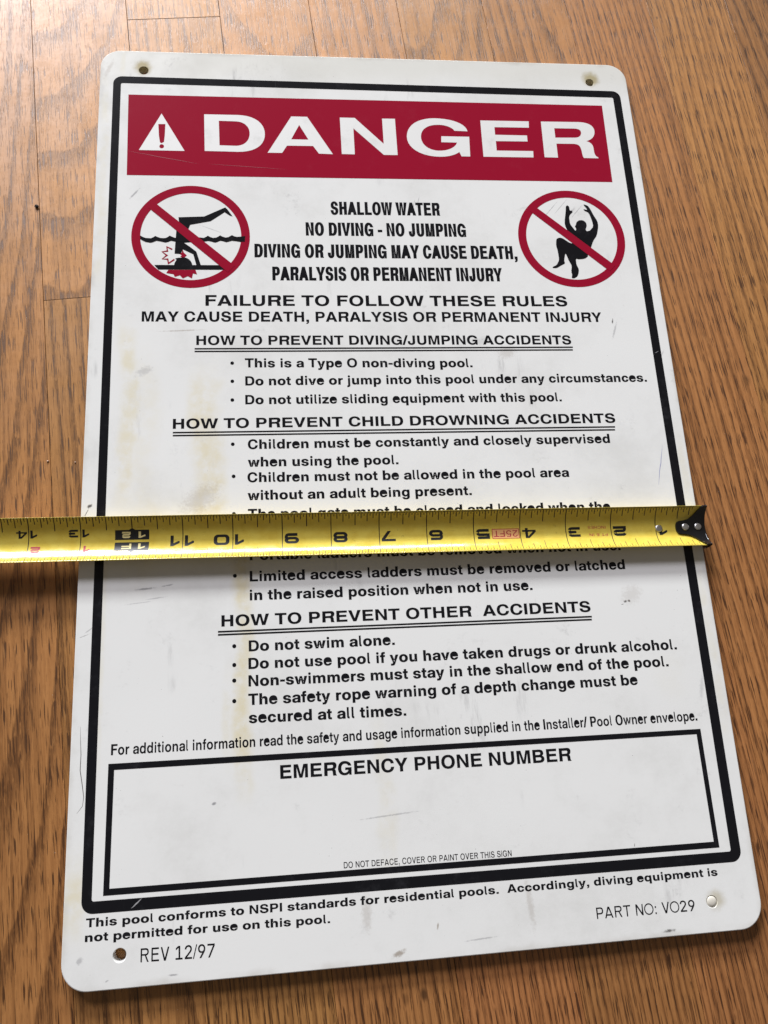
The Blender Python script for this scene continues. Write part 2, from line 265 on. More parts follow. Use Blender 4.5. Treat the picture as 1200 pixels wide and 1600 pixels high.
        'D': '875|7 0 0 745 373 0 115 -11 103 -34 83 -54 58 -74 33 -91 11 -109 -11 -108 -33 -91 -58 -74 -83 -54 -103 -34 -115 -11|302 138 52 0 47 6 29 21 22 32 17 46 12 59 5 70 -5 71 -12 59 -17 46 -22 32 -29 21 -47 6 -52 0',
        'E': '818|7 0 0 745 695 0 0 -142 -402 0 0 -141 368 0 0 -142 -368 0 0 -178 416 0 0 -142',
        'G': '933|722 492 -190 12 -24 24 -6 18 -7 16 -9 14 -11 13 -12 11 -14 8 -15 6 -16 3 -16 1 -23 -4 -20 -9 -16 -14 -15 -18 -14 -22 -12 -26 -10 -30 -9 -34 -6 -36 -3 -40 0 -46 5 -43 8 -39 10 -36 14 -32 14 -26 16 -21 17 -16 18 -9 22 -2 17 2 17 7 17 10 16 13 14 15 14 19 11 21 10 23 8 25 -18 18 -158 1 13 136 455 -1 -14 -410 -225 1 9 80 64 -11 -23 -18 -26 -15 -27 -14 -29 -11 -29 -10 -31 -7 -31 -5 -33 -3 -33 -1 -72 6 -68 14 -62 24 -56 32 -48 40 -40 46 -31 52 -22 58 -12 62 -1 67 7 66 14 61 23 56 30 49 37 44 44 36 51 29 56 22 61 14 65 7 71 -3 66 -9 60 -15 55 -20 50 -25 43 -30 36 -34 28 -38 19 -41 67 -42',
        'H': '875|2 0 0 745 293 0 0 -282 159 0 0 282 293 0 0 -745 -293 0 0 320 -159 0 0 -320',
        'I': '414|-2 0 0 745 294 0 0 -745',
        'J': '703|574 745 0 -525 -8 -71 -28 -60 -47 -47 -65 -34 -76 -21 -86 -7 -87 8 -79 21 -65 37 -47 50 -27 64 -8 76 0 54 285 0 0 -43 2 -40 5 -31 5 -25 3 -18 2 -10 7 -4 8 3 2 10 1 16 4 22 4 30 2 36 0 509',
        'L': '760|7 0 0 745 295 0 0 -601 375 0 0 -144',
        'M': '990|0 0 0 745 343 0 91 -549 87 549 345 0 0 -745 -282 0 68 578 -90 -578 -258 0 -90 578 68 -578',
        'N': '875|0 0 0 745 272 0 248 -514 -53 514 284 0 0 -745 -266 0 -255 524 54 -524',
        'O': '933|404 765 -120 -13 -106 -36 -87 -58 -65 -78 -39 -96 -14 -111 14 -112 39 -96 65 -78 87 -58 106 -36 120 -13 119 13 106 36 88 58 64 78 40 96 13 112 -13 111 -40 96 -64 78 -88 58 -106 36|404 624 38 -8 30 -23 24 -36 20 -50 15 -62 5 -72 -5 -73 -15 -62 -20 -50 -24 -36 -30 -23 -38 -8 -39 8 -29 23 -25 36 -20 50 -14 62 -6 73 6 72 14 62 20 50 25 36 29 23',
        'P': '818|7 0 0 745 412 0 85 -8 77 -22 63 -37 45 -48 26 -58 8 -66 -8 -69 -27 -59 -46 -48 -64 -36 -79 -22 -85 -8 -112 0 0 -264|302 402 79 0 24 3 12 9 5 15 3 20 3 25 2 32 -2 31 -3 25 -3 19 -4 15 -12 8 -25 3 -79 0',
        'R': '875|17 740 520 5 42 -2 43 -7 39 -10 36 -16 31 -19 25 -24 19 -28 11 -31 5 -35 -1 -38 -5 -30 -7 -26 -10 -25 -12 -22 -15 -20 -18 -18 -19 -15 -22 -14 -23 -11 71 -3 -71 -2 22 -11 18 -12 16 -13 12 -15 9 -17 7 -17 4 -19 2 -20 1 -22 -1 -26 1 -25 0 -22 2 -20 2 -19 2 -15 2 -14 0 -11 -2 -8 29 -9 14 -34 -305 3 -22 19 -4 16 -4 17 -2 18 -1 19 -1 19 -1 19 -1 20 -1 19 -2 18 -2 22 -2 19 -3 15 -1 12 0 10 1 7 2 6 -1 3 -3 2 -10 0 -122 -2 -3 -280 -302 4|309 417 156 8 4 1 1 3 0 5 0 6 1 8 1 9 2 11 2 13 2 15 2 16 0 15 0 14 -1 12 0 10 1 9 2 7 3 6 1 4 -2 3 -7 2 -168 -1',
        'S': '818|712 513 -26 81 -37 60 -57 48 -73 35 -84 21 -93 7 -92 -7 -83 -21 -72 -34 -56 -46 -36 -58 -11 -68 8 -58 26 -48 43 -40 56 -31 65 -25 71 -19 110 -26 31 -10 20 -10 9 -12 0 -14 -1 -17 0 -20 0 -25 -1 -20 -5 -17 -13 -12 -22 -8 -30 -3 -36 4 -25 11 -16 18 -11 26 -7 33 -16 49 -290 0 23 -87 38 -66 60 -53 78 -39 92 -24 104 -8 100 8 90 22 76 35 58 49 36 59 12 70 -8 57 -24 48 -41 40 -54 32 -64 25 -69 18 -118 27 -33 9 -21 10 -10 12 0 13 1 16 0 19 1 25 1 19 3 16 9 11 17 8 23 2 29 -3 19 -10 11 -15 7 -21 6 -27 16 -41',
        'T': '760|-57 745 749 0 0 -142 -227 0 0 -603 -295 0 0 603 -227 0',
        'U': '875|3 745 0 -464 10 -90 34 -75 56 -59 77 -43 92 -25 103 -9 103 9 93 25 77 43 56 59 33 75 10 90 0 464 -293 0 0 -458 -4 -52 -8 -41 -10 -31 -11 -22 -18 -14 -28 -4 -28 4 -18 14 -11 22 -10 31 -8 41 -4 52 0 458',
        'V': '818|772 745 -291 -745 -269 0 -292 745 315 0 111 -541 111 541',
        'W': '1105|1060 745 -230 -745 -276 0 -64 550 -67 -550 -275 0 -231 745 309 0 63 -528 63 528 275 0 62 -528 65 528',
        'Y': '818|792 744 -298 -456 0 -288 -295 0 0 288 -298 456 330 1 117 -308 114 308'},
    'M': {
        '.': '308|48 0 0 151 192 0 0 -151',
        '/': '308|-58 -20 242 785 163 0 -242 -785',
        'F': '654|61 0 0 745 566 0 0 -122 -381 0 0 -180 333 0 0 -122 -333 0 0 -321',
        'I': '308|52 0 0 745 186 0 0 -745',
        'O': '827|404 765 -106 -13 -92 -36 -75 -57 -56 -78 -35 -96 -12 -112 12 -113 35 -96 56 -78 75 -57 92 -36 106 -13 105 13 92 36 76 57 56 78 35 96 12 113 -12 112 -35 96 -56 78 -76 57 -92 36|404 644 54 -9 45 -25 36 -40 28 -54 17 -66 6 -77 -6 -78 -17 -66 -28 -54 -36 -40 -45 -25 -54 -9 -55 9 -45 25 -36 40 -27 54 -18 66 -6 78 6 77 18 66 27 54 36 40 45 25',
        'P': '712|61 0 0 745 355 0 75 -8 63 -22 50 -35 36 -47 22 -57 7 -66 -8 -68 -21 -58 -37 -47 -51 -35 -65 -22 -76 -7 -163 0 0 -273|248 390 135 0 34 4 25 10 18 18 13 23 8 30 3 35 -3 35 -8 29 -13 23 -18 17 -25 10 -34 3 -135 0',
        'a': '597|229 -9 -55 5 -49 13 -41 22 -32 31 -20 39 -7 49 5 41 14 34 22 26 30 21 34 16 39 11 43 8 44 6 47 4 37 5 26 5 17 8 8 10 3 15 0 3 -3 20 -8 17 -14 14 -18 10 -24 7 -28 2 -29 -2 -25 -7 -20 -10 -15 -15 -11 -17 -6 -21 -152 0 12 51 26 44 38 35 51 26 62 16 73 6 55 -3 49 -9 43 -16 36 -20 28 -26 21 -31 13 -36 4 -39 0 -359 -157 0 0 74 6 0 -15 -22 -21 -21 -26 -17 -30 -12 -37 -8|268 91 38 3 32 11 24 16 18 21 11 25 4 27 0 54 -1 -3 -11 -3 -14 -4 -15 -3 -17 -3 -19 -3 -19 -3 -20 -3 -27 -4 -24 -8 -20 -10 -16 -12 -9 -17 -4 -20 3 -17 8 -16 13 -12 17 -9 22 -5',
        'd': '654|270 -11 -68 9 -58 26 -48 41 -36 55 -22 67 -8 78 8 76 22 67 36 55 48 42 59 26 66 8 35 -2 32 -7 30 -12 26 -16 23 -21 18 -26 -7 0 0 290 151 0 0 -745 -149 0 0 81 7 0 -17 -28 -23 -23 -27 -18 -30 -13 -33 -7|305 104 36 5 31 14 26 24 19 33 12 39 4 46 -4 46 -12 39 -19 32 -25 24 -32 15 -36 5 -35 -5 -29 -14 -25 -23 -18 -32 -12 -39 -4 -48 4 -48 12 -40 18 -32 25 -23 29 -14',
        'e': '597|567 234 -372 0 2 -43 11 -34 15 -27 19 -21 24 -13 30 -4 21 2 19 6 15 10 12 14 10 17 13 17 180 0 -31 -48 -31 -45 -41 -34 -50 -25 -58 -15 -65 -6 -81 9 -70 26 -57 42 -42 56 -26 70 -8 84 9 82 26 72 42 59 57 44 70 28 80 10 83 -10 69 -28 56 -47 40 -66 22 -84|154 339 12 31 14 29 20 24 25 17 31 11 33 4 35 -4 31 -11 25 -17 19 -24 13 -29 10 -31',
        'f': '365|335 529 0 -111 -330 0 0 111|95 0 0 600 5 44 13 36 23 28 32 21 40 12 48 4 23 0 22 0 18 0 16 0 0 -110 -13 0 -13 0 -14 0 -11 0 -24 -4 -15 -9 -8 -18 -3 -27 0 -577',
        'g': '654|315 -216 -69 5 -59 16 -48 25 -37 34 -25 41 -16 50 146 0 9 -21 12 -16 16 -12 21 -10 23 -5 27 -2 49 7 37 23 22 37 8 52 0 79 7 0 -17 -28 -23 -22 -27 -18 -29 -12 -33 -7 -35 -2 -67 8 -58 26 -48 41 -35 54 -22 66 -8 74 8 75 22 66 36 55 48 41 58 26 65 9 35 -3 32 -7 30 -12 27 -17 23 -22 18 -27 -7 0 0 77 148 0 0 -511 -9 -74 -25 -60 -41 -44 -53 -31 -64 -18|309 110 36 5 31 15 25 23 20 32 12 39 4 45 -4 45 -12 38 -20 32 -25 24 -31 14 -36 5 -34 -5 -30 -13 -24 -23 -18 -31 -12 -39 -4 -47 4 -47 12 -39 18 -32 24 -22 30 -14',
        'h': '654|213 296 0 -296 -151 0 0 745 151 0 0 -354 -41 0 36 64 43 46 55 29 68 9 55 -6 49 -18 39 -30 30 -41 18 -51 7 -63 0 -330 -151 0 0 307 -7 48 -19 35 -31 22 -43 7 -30 -3 -26 -10 -21 -16 -17 -24 -10 -31',
        'i': '308|77 0 0 529 135 0 0 -529|144 599 -30 5 -25 17 -17 24 -5 30 5 30 17 24 25 16 30 6 31 -6 25 -16 16 -24 6 -30 -6 -30 -16 -24 -25 -17',
        'l': '308|188 0 -55 8 -38 24 -21 43 -7 64 0 606 107 0 0 -592 2 -22 4 -13 8 -8 14 -2 3 0 4 0 4 0 9 0 0 -108 -12 0 -7 0 -7 0',
        'm': '942|61 0 0 528 143 0 0 -119 -22 0 20 41 23 32 29 25 32 18 35 10 38 4 58 -9 50 -26 37 -41 21 -54 -31 0 17 38 23 32 29 25 35 19 39 12 43 4 49 -6 44 -16 37 -27 28 -37 18 -48 6 -56 0 -349 -147 0 0 326 -7 43 -19 30 -28 18 -35 6 -27 -3 -22 -10 -19 -15 -13 -21 -9 -25 -3 -28 0 -321 -143 0 0 331 -6 38 -18 29 -28 19 -35 6 -24 -3 -23 -10 -19 -15 -16 -22 -9 -27 -4 -33 0 -313',
        'n': '654|213 296 0 -296 -151 0 0 528 149 0 0 -137 -39 0 36 63 43 47 55 28 68 10 55 -6 49 -18 39 -30 30 -41 18 -52 7 -62 0 -330 -151 0 0 306 -7 49 -19 35 -31 21 -43 7 -30 -3 -26 -9 -21 -17 -17 -23 -10 -31',
        'o': '654|318 -12 -81 9 -70 26 -57 41 -44 55 -27 67 -9 77 9 78 27 67 44 56 57 41 70 26 81 9 80 -9 70 -26 57 -41 44 -56 27 -67 9 -78 -9 -77 -27 -67 -44 -55 -57 -41 -70 -26|318 102 36 5 32 14 26 24 19 32 12 40 4 46 -4 48 -12 40 -19 32 -26 23 -32 15 -36 5 -37 -5 -32 -15 -26 -23 -19 -32 -12 -40 -4 -48 4 -46 12 -40 19 -32 26 -24 32 -14',
        'p': '654|59 -209 0 737 148 0 0 -72 -5 0 17 25 23 21 27 16 30 12 33 7 35 2 66 -9 58 -26 48 -41 36 -56 22 -66 8 -77 -8 -77 -22 -67 -35 -55 -48 -42 -59 -26 -67 -8 -35 2 -33 8 -29 12 -26 18 -23 22 -17 27 7 0 0 -287|331 103 34 5 30 14 24 23 19 32 11 39 4 48 -4 48 -11 40 -19 31 -24 23 -30 14 -34 5 -36 -5 -32 -15 -25 -24 -20 -32 -12 -39 -4 -46 4 -46 12 -39 20 -32 25 -24 32 -15',
        'r': '423|61 0 0 528 149 0 0 -89 -6 0 19 41 29 29 40 18 50 5 14 0 11 0 11 -1 14 0 0 -121 -16 1 -16 2 -18 0 -20 1 -29 -4 -25 -10 -22 -17 -16 -23 -11 -30 -3 -38 0 -292',
        's': '597|290 -13 -69 5 -62 16 -52 25 -41 35 -27 44 -14 54 156 0 11 -33 21 -24 32 -15 42 -5 41 4 31 13 18 18 6 24 -4 19 -14 16 -23 12 -31 8 -99 18 -74 21 -54 33 -34 44 -11 56 8 46 22 40 36 33 49 25 59 15 68 5 69 -5 59 -16 49 -26 38 -36 24 -43 10 -52 -148 0 -8 31 -20 24 -30 17 -39 5 -37 -4 -28 -13 -17 -19 -6 -23 5 -19 13 -16 21 -12 30 -8 106 -20 76 -21 53 -30 32 -41 11 -53 -9 -49 -24 -42 -39 -34 -51 -26 -62 -15',
        't': '365|326 528 0 -110 -321 0 0 110|90 672 136 0 0 -514 3 -23 6 -14 13 -8 22 -3 12 0 14 0 14 0 16 0 0 -110 -20 0 -18 0 -21 0 -21 0 -69 8 -49 25 -29 43 -9 61',
        'u': '654|260 -11 -55 6 -48 18 -39 30 -30 41 -18 52 -7 62 0 330 151 0 0 -306 6 -49 20 -35 31 -21 42 -7 30 3 26 9 21 17 16 23 11 31 3 39 0 296 150 0 0 -528 -147 0 0 137 38 0 -35 -63 -43 -46 -55 -29',
        'v': '597|209 0 -203 528 156 0 94 -268 15 -45 14 -45 14 -45 15 -46 -46 0 15 46 13 45 14 45 14 45 92 268 155 0 -203 -528',
        'w': '827|165 0 -161 528 149 0 51 -192 14 -57 13 -59 14 -59 14 -60 -30 0 15 60 14 59 15 59 14 57 53 192 128 0 52 -192 15 -57 14 -59 14 -59 16 -60 -31 0 15 60 13 59 13 58 13 58 51 192 152 0 -162 -528 -144 0 -62 215 -9 32 -8 32 -9 33 -8 33 -8 33 -10 34 39 0 -10 -34 -9 -33 -8 -33 -8 -33 -9 -32 -9 -32 -62 -215',
        'y': '597|64 -209 0 111 70 0 15 2 12 4 9 7 8 11 8 14 7 19 17 44 -207 525 156 0 94 -268 15 -45 15 -45 14 -45 15 -47 -52 0 15 47 14 45 14 45 15 45 94 268 155 0 -239 -612 -18 -39 -22 -31 -26 -24 -30 -18 -34 -10 -39 -3 -22 0 -23 0 -23 0'},
    'R': {
        '&': '643|290 -10 -69 7 -59 20 -48 32 -35 42 -22 49 -7 55 5 45 14 38 24 34 30 32 37 30 42 32 117 84 14 11 15 13 14 15 12 17 7 20 3 23 -6 30 -17 25 -26 17 -35 5 -26 -2 -22 -9 -18 -13 -13 -17 -9 -21 -3 -24 4 -27 9 -26 15 -25 20 -27 23 -29 27 -32 345 -414 -119 0 -285 337 -36 44 -33 40 -28 38 -21 38 -14 39 -5 44 6 47 17 42 28 35 37 26 46 17 52 5 53 -5 45 -17 37 -26 26 -33 17 -39 6 -43 -3 -33 -10 -30 -15 -29 -20 -26 -24 -24 -27 -22 -150 -110 -37 -31 -24 -29 -13 -29 -5 -32 4 -33 13 -28 20 -24 26 -18 33 -11 37 -3 43 4 41 14 38 22 35 30 29 37 22 45 14 50 5 56 94 0 -4 -67 -12 -54 -18 -45 -21 -34 -22 -27 -19 -19 -22 -23 -42 -34 -50 -23 -54 -15',
        ',': '266|86 19 0 132 116 0 0 -128 -4 -57 -12 -47 -18 -36 -26 -29 -35 -21 -21 -7 0 35 14 6 23 17 18 23 12 27 8 30 4 55',
        '2': '642|90 0 0 77 251 264 36 40 30 35 24 32 17 31 10 30 3 33 -4 35 -14 30 -21 25 -27 18 -32 11 -37 4 -38 -5 -33 -12 -27 -20 -20 -27 -12 -33 -4 -38 -102 0 8 63 23 55 37 45 48 34 57 21 65 7 65 -7 57 -21 47 -33 36 -42 22 -51 8 -56 -4 -41 -11 -39 -21 -41 -31 -46 -46 -54 -60 -65 -153 -161 0 -6 338 0 0 -92',
        '5': '642|323 -10 -64 7 -57 19 -48 31 -37 41 -25 49 -9 55 103 0 7 -30 14 -27 22 -23 28 -17 31 -10 35 -4 41 5 37 15 30 24 23 32 14 38 5 43 -5 44 -15 39 -24 32 -31 25 -37 16 -43 5 -34 -3 -35 -8 -31 -14 -25 -16 -98 14 42 373 404 0 0 -92 -314 0 -25 -212 4 0 26 19 33 15 37 10 39 4 49 -5 45 -14 40 -22 35 -30 28 -36 22 -43 13 -47 4 -52 -8 -68 -25 -61 -38 -50 -52 -39 -61 -24',
        'A': '727|49 0 253 745 146 0 252 -745 -121 0 -48 154 -315 0 -48 -154|247 254 253 0 -125 354',
        'C': '727|677 512 -11 61 -31 67 -44 53 -57 39 -67 24 -77 9 -94 -13 -79 -37 -64 -59 -47 -78 -30 -96 -10 -112 10 -112 29 -95 47 -77 63 -57 77 -36 92 -13 82 9 71 27 59 43 46 58 32 72 12 66 -109 0 -8 -41 -21 -49 -29 -38 -37 -29 -45 -16 -51 -6 -63 9 -53 28 -41 45 -28 59 -16 71 -6 82 6 84 17 72 28 59 42 46 53 28 63 10 48 -5 42 -14 36 -25 28 -34 20 -44 7 -35',
        'D': '727|99 0 0 745 276 0 97 -11 78 -33 61 -53 44 -73 27 -92 9 -110 -9 -111 -27 -92 -44 -73 -61 -53 -78 -33 -97 -11|210 93 149 0 66 8 56 25 43 41 31 56 18 69 5 81 -5 80 -18 69 -31 56 -43 41 -56 25 -66 8 -149 0',
        'E': '670|99 0 0 745 511 0 0 -97 -402 0 0 -207 368 0 0 -98 -368 0 0 -246 416 0 0 -97',
        'F': '612|99 0 0 745 490 0 0 -97 -381 0 0 -217 333 0 0 -97 -333 0 0 -334',
        'G': '785|729 549 -134 -9 -4 11 -12 22 -16 20 -18 18 -20 16 -22 13 -24 10 -26 8 -27 4 -28 0 -38 -4 -35 -11 -32 -17 -28 -23 -24 -27 -20 -32 -15 -35 -12 -39 -8 -42 -4 -45 0 -52 6 -49 11 -46 15 -41 20 -38 25 -32 29 -26 34 -19 37 -12 41 -3 31 4 30 8 28 11 26 16 25 19 22 23 19 25 15 28 13 30 14 54 -180 2 4 91 272 -1 -9 -384 -61 0 -27 103 -40 -37 -17 -17 -18 -15 -20 -13 -21 -11 -22 -9 -23 -7 -24 -5 -24 -3 -25 -1 -58 6 -53 14 -47 24 -43 31 -37 39 -31 46 -25 52 -17 58 -10 63 -1 67 6 68 12 63 19 56 23 49 29 43 34 35 38 29 42 22 46 14 50 6 59 -3 55 -9 49 -15 44 -20 38 -25 32 -29 26 -33 19 -36 14 -39 -9 -47',
        'H': '727|94 0 0 745 109 0 0 -303 343 0 0 303 109 0 0 -745 -109 0 0 343 -343 0 0 -343',
        'I': '266|90 0 0 745 110 0 0 -745',
        'N': '727|92 0 0 745 127 0 325 -549 15 549 100 0 0 -745 -121 0 -331 560 -15 -560',
        'O': '785|404 765 -96 -13 -82 -35 -67 -58 -50 -77 -32 -96 -11 -114 11 -113 32 -96 50 -77 67 -58 82 -35 96 -13 96 13 82 35 66 58 51 77 31 96 11 113 -11 114 -31 96 -51 77 -66 58 -82 35|404 669 65 -10 56 -28 45 -44 32 -60 20 -72 6 -83 -6 -82 -20 -72 -32 -60 -45 -44 -56 -28 -65 -10 -66 10 -56 28 -44 44 -33 60 -19 72 -7 82 7 83 19 72 33 60 44 44 56 28',
        'P': '670|99 0 0 745 315 0 68 -8 53 -21 42 -34 29 -45 18 -56 6 -66 -6 -67 -19 -57 -30 -45 -42 -34 -55 -21 -69 -8 -199 0 0 -283|210 376 175 0 40 4 34 13 28 20 20 28 12 35 3 39 -3 40 -12 34 -20 28 -28 20 -35 11 -39 4 -175 0',
        'R': '727|99 0 0 745 336 0 70 -7 55 -18 42 -29 29 -39 17 -48 6 -58 -4 -47 -13 -41 -21 -34 -28 -29 -34 -21 -64 -22 173 -352 -127 0 -160 347 -166 0 0 -347|210 433 206 0 36 3 32 10 25 17 19 22 12 28 3 31 -3 32 -12 27 -19 22 -26 16 -31 8 -36 3 -206 0',
        'S': '670|604 550 -7 51 -25 58 -39 45 -52 33 -64 21 -75 7 -74 -7 -63 -20 -51 -33 -38 -43 -23 -54 -9 -66 6 -55 17 -45 27 -36 38 -30 51 -24 62 -20 109 -28 37 -11 31 -12 26 -16 20 -20 12 -26 3 -31 -5 -35 -17 -30 -26 -23 -33 -16 -39 -10 -44 -3 -52 4 -46 14 -38 24 -30 33 -18 43 -5 33 -107 0 8 -58 26 -64 42 -51 57 -37 71 -24 86 -8 83 8 69 22 55 34 40 45 24 57 9 67 -6 54 -16 45 -25 36 -37 30 -48 25 -60 19 -116 28 -38 10 -32 12 -26 15 -21 20 -13 25 -4 30 6 34 15 30 24 22 30 15 34 9 38 3 45 -4 40 -11 33 -21 25 -28 17 -36 4 -25',
        'T': '612|35 745 565 0 0 -97 -227 0 0 -648 -111 0 0 648 -227 0',
        'V': '670|645 745 -231 -745 -135 0 -232 745 120 0 180 -582 178 582',
        'i': '232|76 0 0 559 102 0 0 -559|127 647 -25 4 -21 14 -15 21 -5 24 5 24 15 21 21 13 25 5 26 -5 22 -13 14 -21 5 -24 -5 -24 -14 -21 -22 -14'},
    'L': {
        '/': '257|5 -20 214 785 65 0 -214 -785',
        '1': '632|106 0 0 92 472 0 0 -92|414 745 0 -745 -109 0 0 645 -5 0 -178 -130 0 112 163 118',
        '2': '632|88 0 0 80 252 262 36 40 30 34 23 32 17 30 10 30 4 33 -5 34 -13 30 -21 24 -27 18 -32 11 -36 4 -38 -4 -32 -12 -27 -20 -19 -27 -12 -32 -5 -38 -105 0 8 64 23 55 37 45 49 34 58 21 65 7 66 -7 57 -21 48 -33 36 -42 22 -51 8 -57 -4 -41 -11 -39 -21 -41 -32 -47 -45 -54 -62 -65 -149 -156 0 -6 336 0 0 -95',
        '7': '632|137 0 325 644 0 6 -376 0 0 95 491 0 0 -99 -325 -646',
        '9': '632|331 755 66 -8 60 -23 49 -37 38 -50 24 -60 8 -70 -5 -55 -18 -58 -31 -66 -49 -78 -169 -250 -117 0 245 358 18 0 -13 -19 -17 -18 -22 -16 -26 -12 -28 -7 -31 -3 -64 7 -55 21 -45 34 -34 46 -21 56 -7 65 7 67 24 59 38 49 49 37 59 23|331 663 -38 -5 -34 -14 -29 -23 -21 -31 -13 -36 -5 -41 5 -41 13 -37 21 -30 29 -23 34 -14 38 -5 39 5 34 14 28 22 22 30 13 36 5 41 -5 42 -13 37 -22 30 -28 24 -34 14',
        ':': '314|124 0 0 117 98 0 0 -117|124 414 0 117 98 0 0 -117',
        'A': '717|62 0 246 745 133 0 246 -745 -101 0 -48 155 -329 0 -47 -155|235 249 277 0 -137 366',
        'E': '660|108 0 0 745 493 0 0 -90 -402 0 0 -218 368 0 0 -90 -368 0 0 -257 416 0 0 -90',
        'N': '717|101 0 0 745 113 0 332 -555 22 555 82 0 0 -745 -107 0 -339 566 -21 -566',
        'O': '713|725 372 -5 67 -16 64 -27 61 -35 55 -44 47 -50 39 -57 28 -59 17 -62 6 -62 -6 -59 -17 -56 -28 -51 -39 -44 -47 -35 -55 -27 -61 -16 -64 -5 -67 5 -67 16 -64 27 -61 35 -55 44 -47 50 -39 57 -28 59 -17 62 -6 62 6 59 17 57 28 50 39 44 47 35 55 27 61 16 64|650 372 -4 -54 -13 -52 -21 -49 -28 -44 -34 -38 -40 -31 -44 -23 -47 -14 -49 -5 -49 5 -47 14 -44 23 -40 31 -34 38 -28 44 -21 49 -13 52 -4 54 4 54 13 52 21 49 28 44 34 38 40 31 44 23 47 14 49 5 49 -5 47 -14 44 -23 40 -31 34 -38 28 -44 21 -49 13 -52',
        'P': '660|108 0 0 745 305 0 67 -8 51 -21 39 -34 28 -44 17 -56 6 -65 -6 -67 -18 -57 -28 -44 -40 -33 -53 -22 -68 -7 -207 0 0 -287|201 372 184 0 41 4 37 13 31 22 21 29 13 36 3 41 -3 41 -13 35 -22 29 -30 22 -37 12 -41 3 -184 0',
        'R': '717|108 0 0 745 326 0 70 -7 52 -18 40 -29 27 -38 17 -48 5 -57 -4 -46 -13 -41 -19 -34 -26 -28 -32 -21 -73 -24 170 -354 -106 0 -161 351 -180 0 0 -351|201 430 215 0 38 3 33 10 28 17 21 24 12 29 4 33 -4 33 -12 29 -21 24 -29 16 -33 9 -37 2 -215 0',
        'T': '602|44 745 547 0 0 -90 -227 0 0 -655 -93 0 0 655 -227 0',
        'V': '660|632 745 -224 -745 -122 0 -226 745 100 0 187 -589 185 589'}}


def decode(s):
    adv, *loops = s.split('|')
    out = []
    for lp in loops:
        n = [int(v) for v in lp.split()]
        x = y = 0
        pts = []
        for i in range(0, len(n), 2):
            x += n[i]
            y += n[i + 1]
            pts.append((x, y))
        out.append(pts)
    return int(adv), out


FONT = {st: {ch: decode(s) for ch, s in d.items()} for st, d in GLYPHS.items()}
CAP = 745.0


def layout(text, st):
    """list of loops in em units (x from 0) and the ink width"""
    x, out = 0, []
    for ch in text:
        if ch == ' ':
            x += 340 if st == 'K' else 288
            continue
        adv, loops = FONT[st][ch]
        out.append([[(px + x, py) for px, py in lp] for lp in loops])
        x += adv
    xs = [p[0] for g in out for lp in g for p in lp]
    lo, hi = min(xs), max(xs)
    return [[[(px - lo, py) for px, py in lp] for lp in g] for g in out], hi - lo


def text_bm(text, st, x0, y0, x1, y1, cap, z, bm=None):
    bm = bm or bmesh.new()
    gl, w = layout(text, st)
    sx = (x1 - x0) / w
    sy = cap / CAP
    sl = (y1 - y0) / (x1 - x0)
    for g in gl:
        for k, grp in enumerate(group_loops(g)):
            fill(bm, [[(x0 + px * sx, y0 + px * sx * sl + py * sy) for px, py in lp] for lp in grp], z + .004 * k)
    return bm


# ------------------------------------------------------------------ materials
def nodes(name):
    m = bpy.data.materials.new(name)
    m.use_nodes = True
    nt = m.node_tree
    return m, nt, nt.nodes['Principled BSDF']


class N:
    """small node-graph writer"""
    def __init__(s, nt):
        s.nt = nt

    def new(s, t, **kw):
        n = s.nt.nodes.new(t)
        for k, v in kw.items():
            setattr(n, k, v)
        return n

    def put(s, sock, v):
        if isinstance(v, bpy.types.NodeSocket):
            s.nt.links.new(v, sock)
        elif v is not None:
            sock.default_value = v

    def math(s, op, a, b=None, c=None, clamp=False):
        n = s.new('ShaderNodeMath', operation=op, use_clamp=clamp)
        for i, v in enumerate((a, b, c)):
            s.put(n.inputs[i], v) if v is not None else None
        return n.outputs[0]

    def noise(s, vec, scale, detail=3, rough=.55, dist=0.0, dims='3D'):
        n = s.new('ShaderNodeTexNoise', noise_dimensions=dims)
        s.put(n.inputs['Vector'], vec)
        n.inputs['Scale'].default_value = scale
        n.inputs['Detail'].default_value = detail
        n.inputs['Roughness'].default_value = rough
        n.inputs['Distortion'].default_value = dist
        return n.outputs['Fac']

    def ramp(s, v, a, b, smooth=True, to0=0.0, to1=1.0):
        n = s.new('ShaderNodeMapRange', interpolation_type='SMOOTHSTEP' if smooth else 'LINEAR')
        s.put(n.inputs[0], v)
        n.inputs[1].default_value, n.inputs[2].default_value = a, b
        n.inputs[3].default_value, n.inputs[4].default_value = to0, to1
        return n.outputs[0]

    def mix(s, f, a, b, mode='MIX'):
        n = s.new('ShaderNodeMix', data_type='RGBA', blend_type=mode)
        s.put(n.inputs[0], f)
        s.put(n.inputs[6], a)
        s.put(n.inputs[7], b)
        return n.outputs[2]

    def xyz(s, x, y, z=0.0):
        n = s.new('ShaderNodeCombineXYZ')
        for i, v in enumerate((x, y, z)):
            s.put(n.inputs[i], v)
        return n.outputs[0]

    def sep(s, v):
        n = s.new('ShaderNodeSeparateXYZ')
        s.put(n.inputs[0], v)
        return n.outputs

    def obj(s):
        return s.new('ShaderNodeTexCoord').outputs['Object']

    def bump(s, h, strength, dist):
        n = s.new('ShaderNodeBump')
        s.put(n.inputs['Height'], h)
        n.inputs['Strength'].default_value = strength
        n.inputs['Distance'].default_value = dist
        return n.outputs[0]


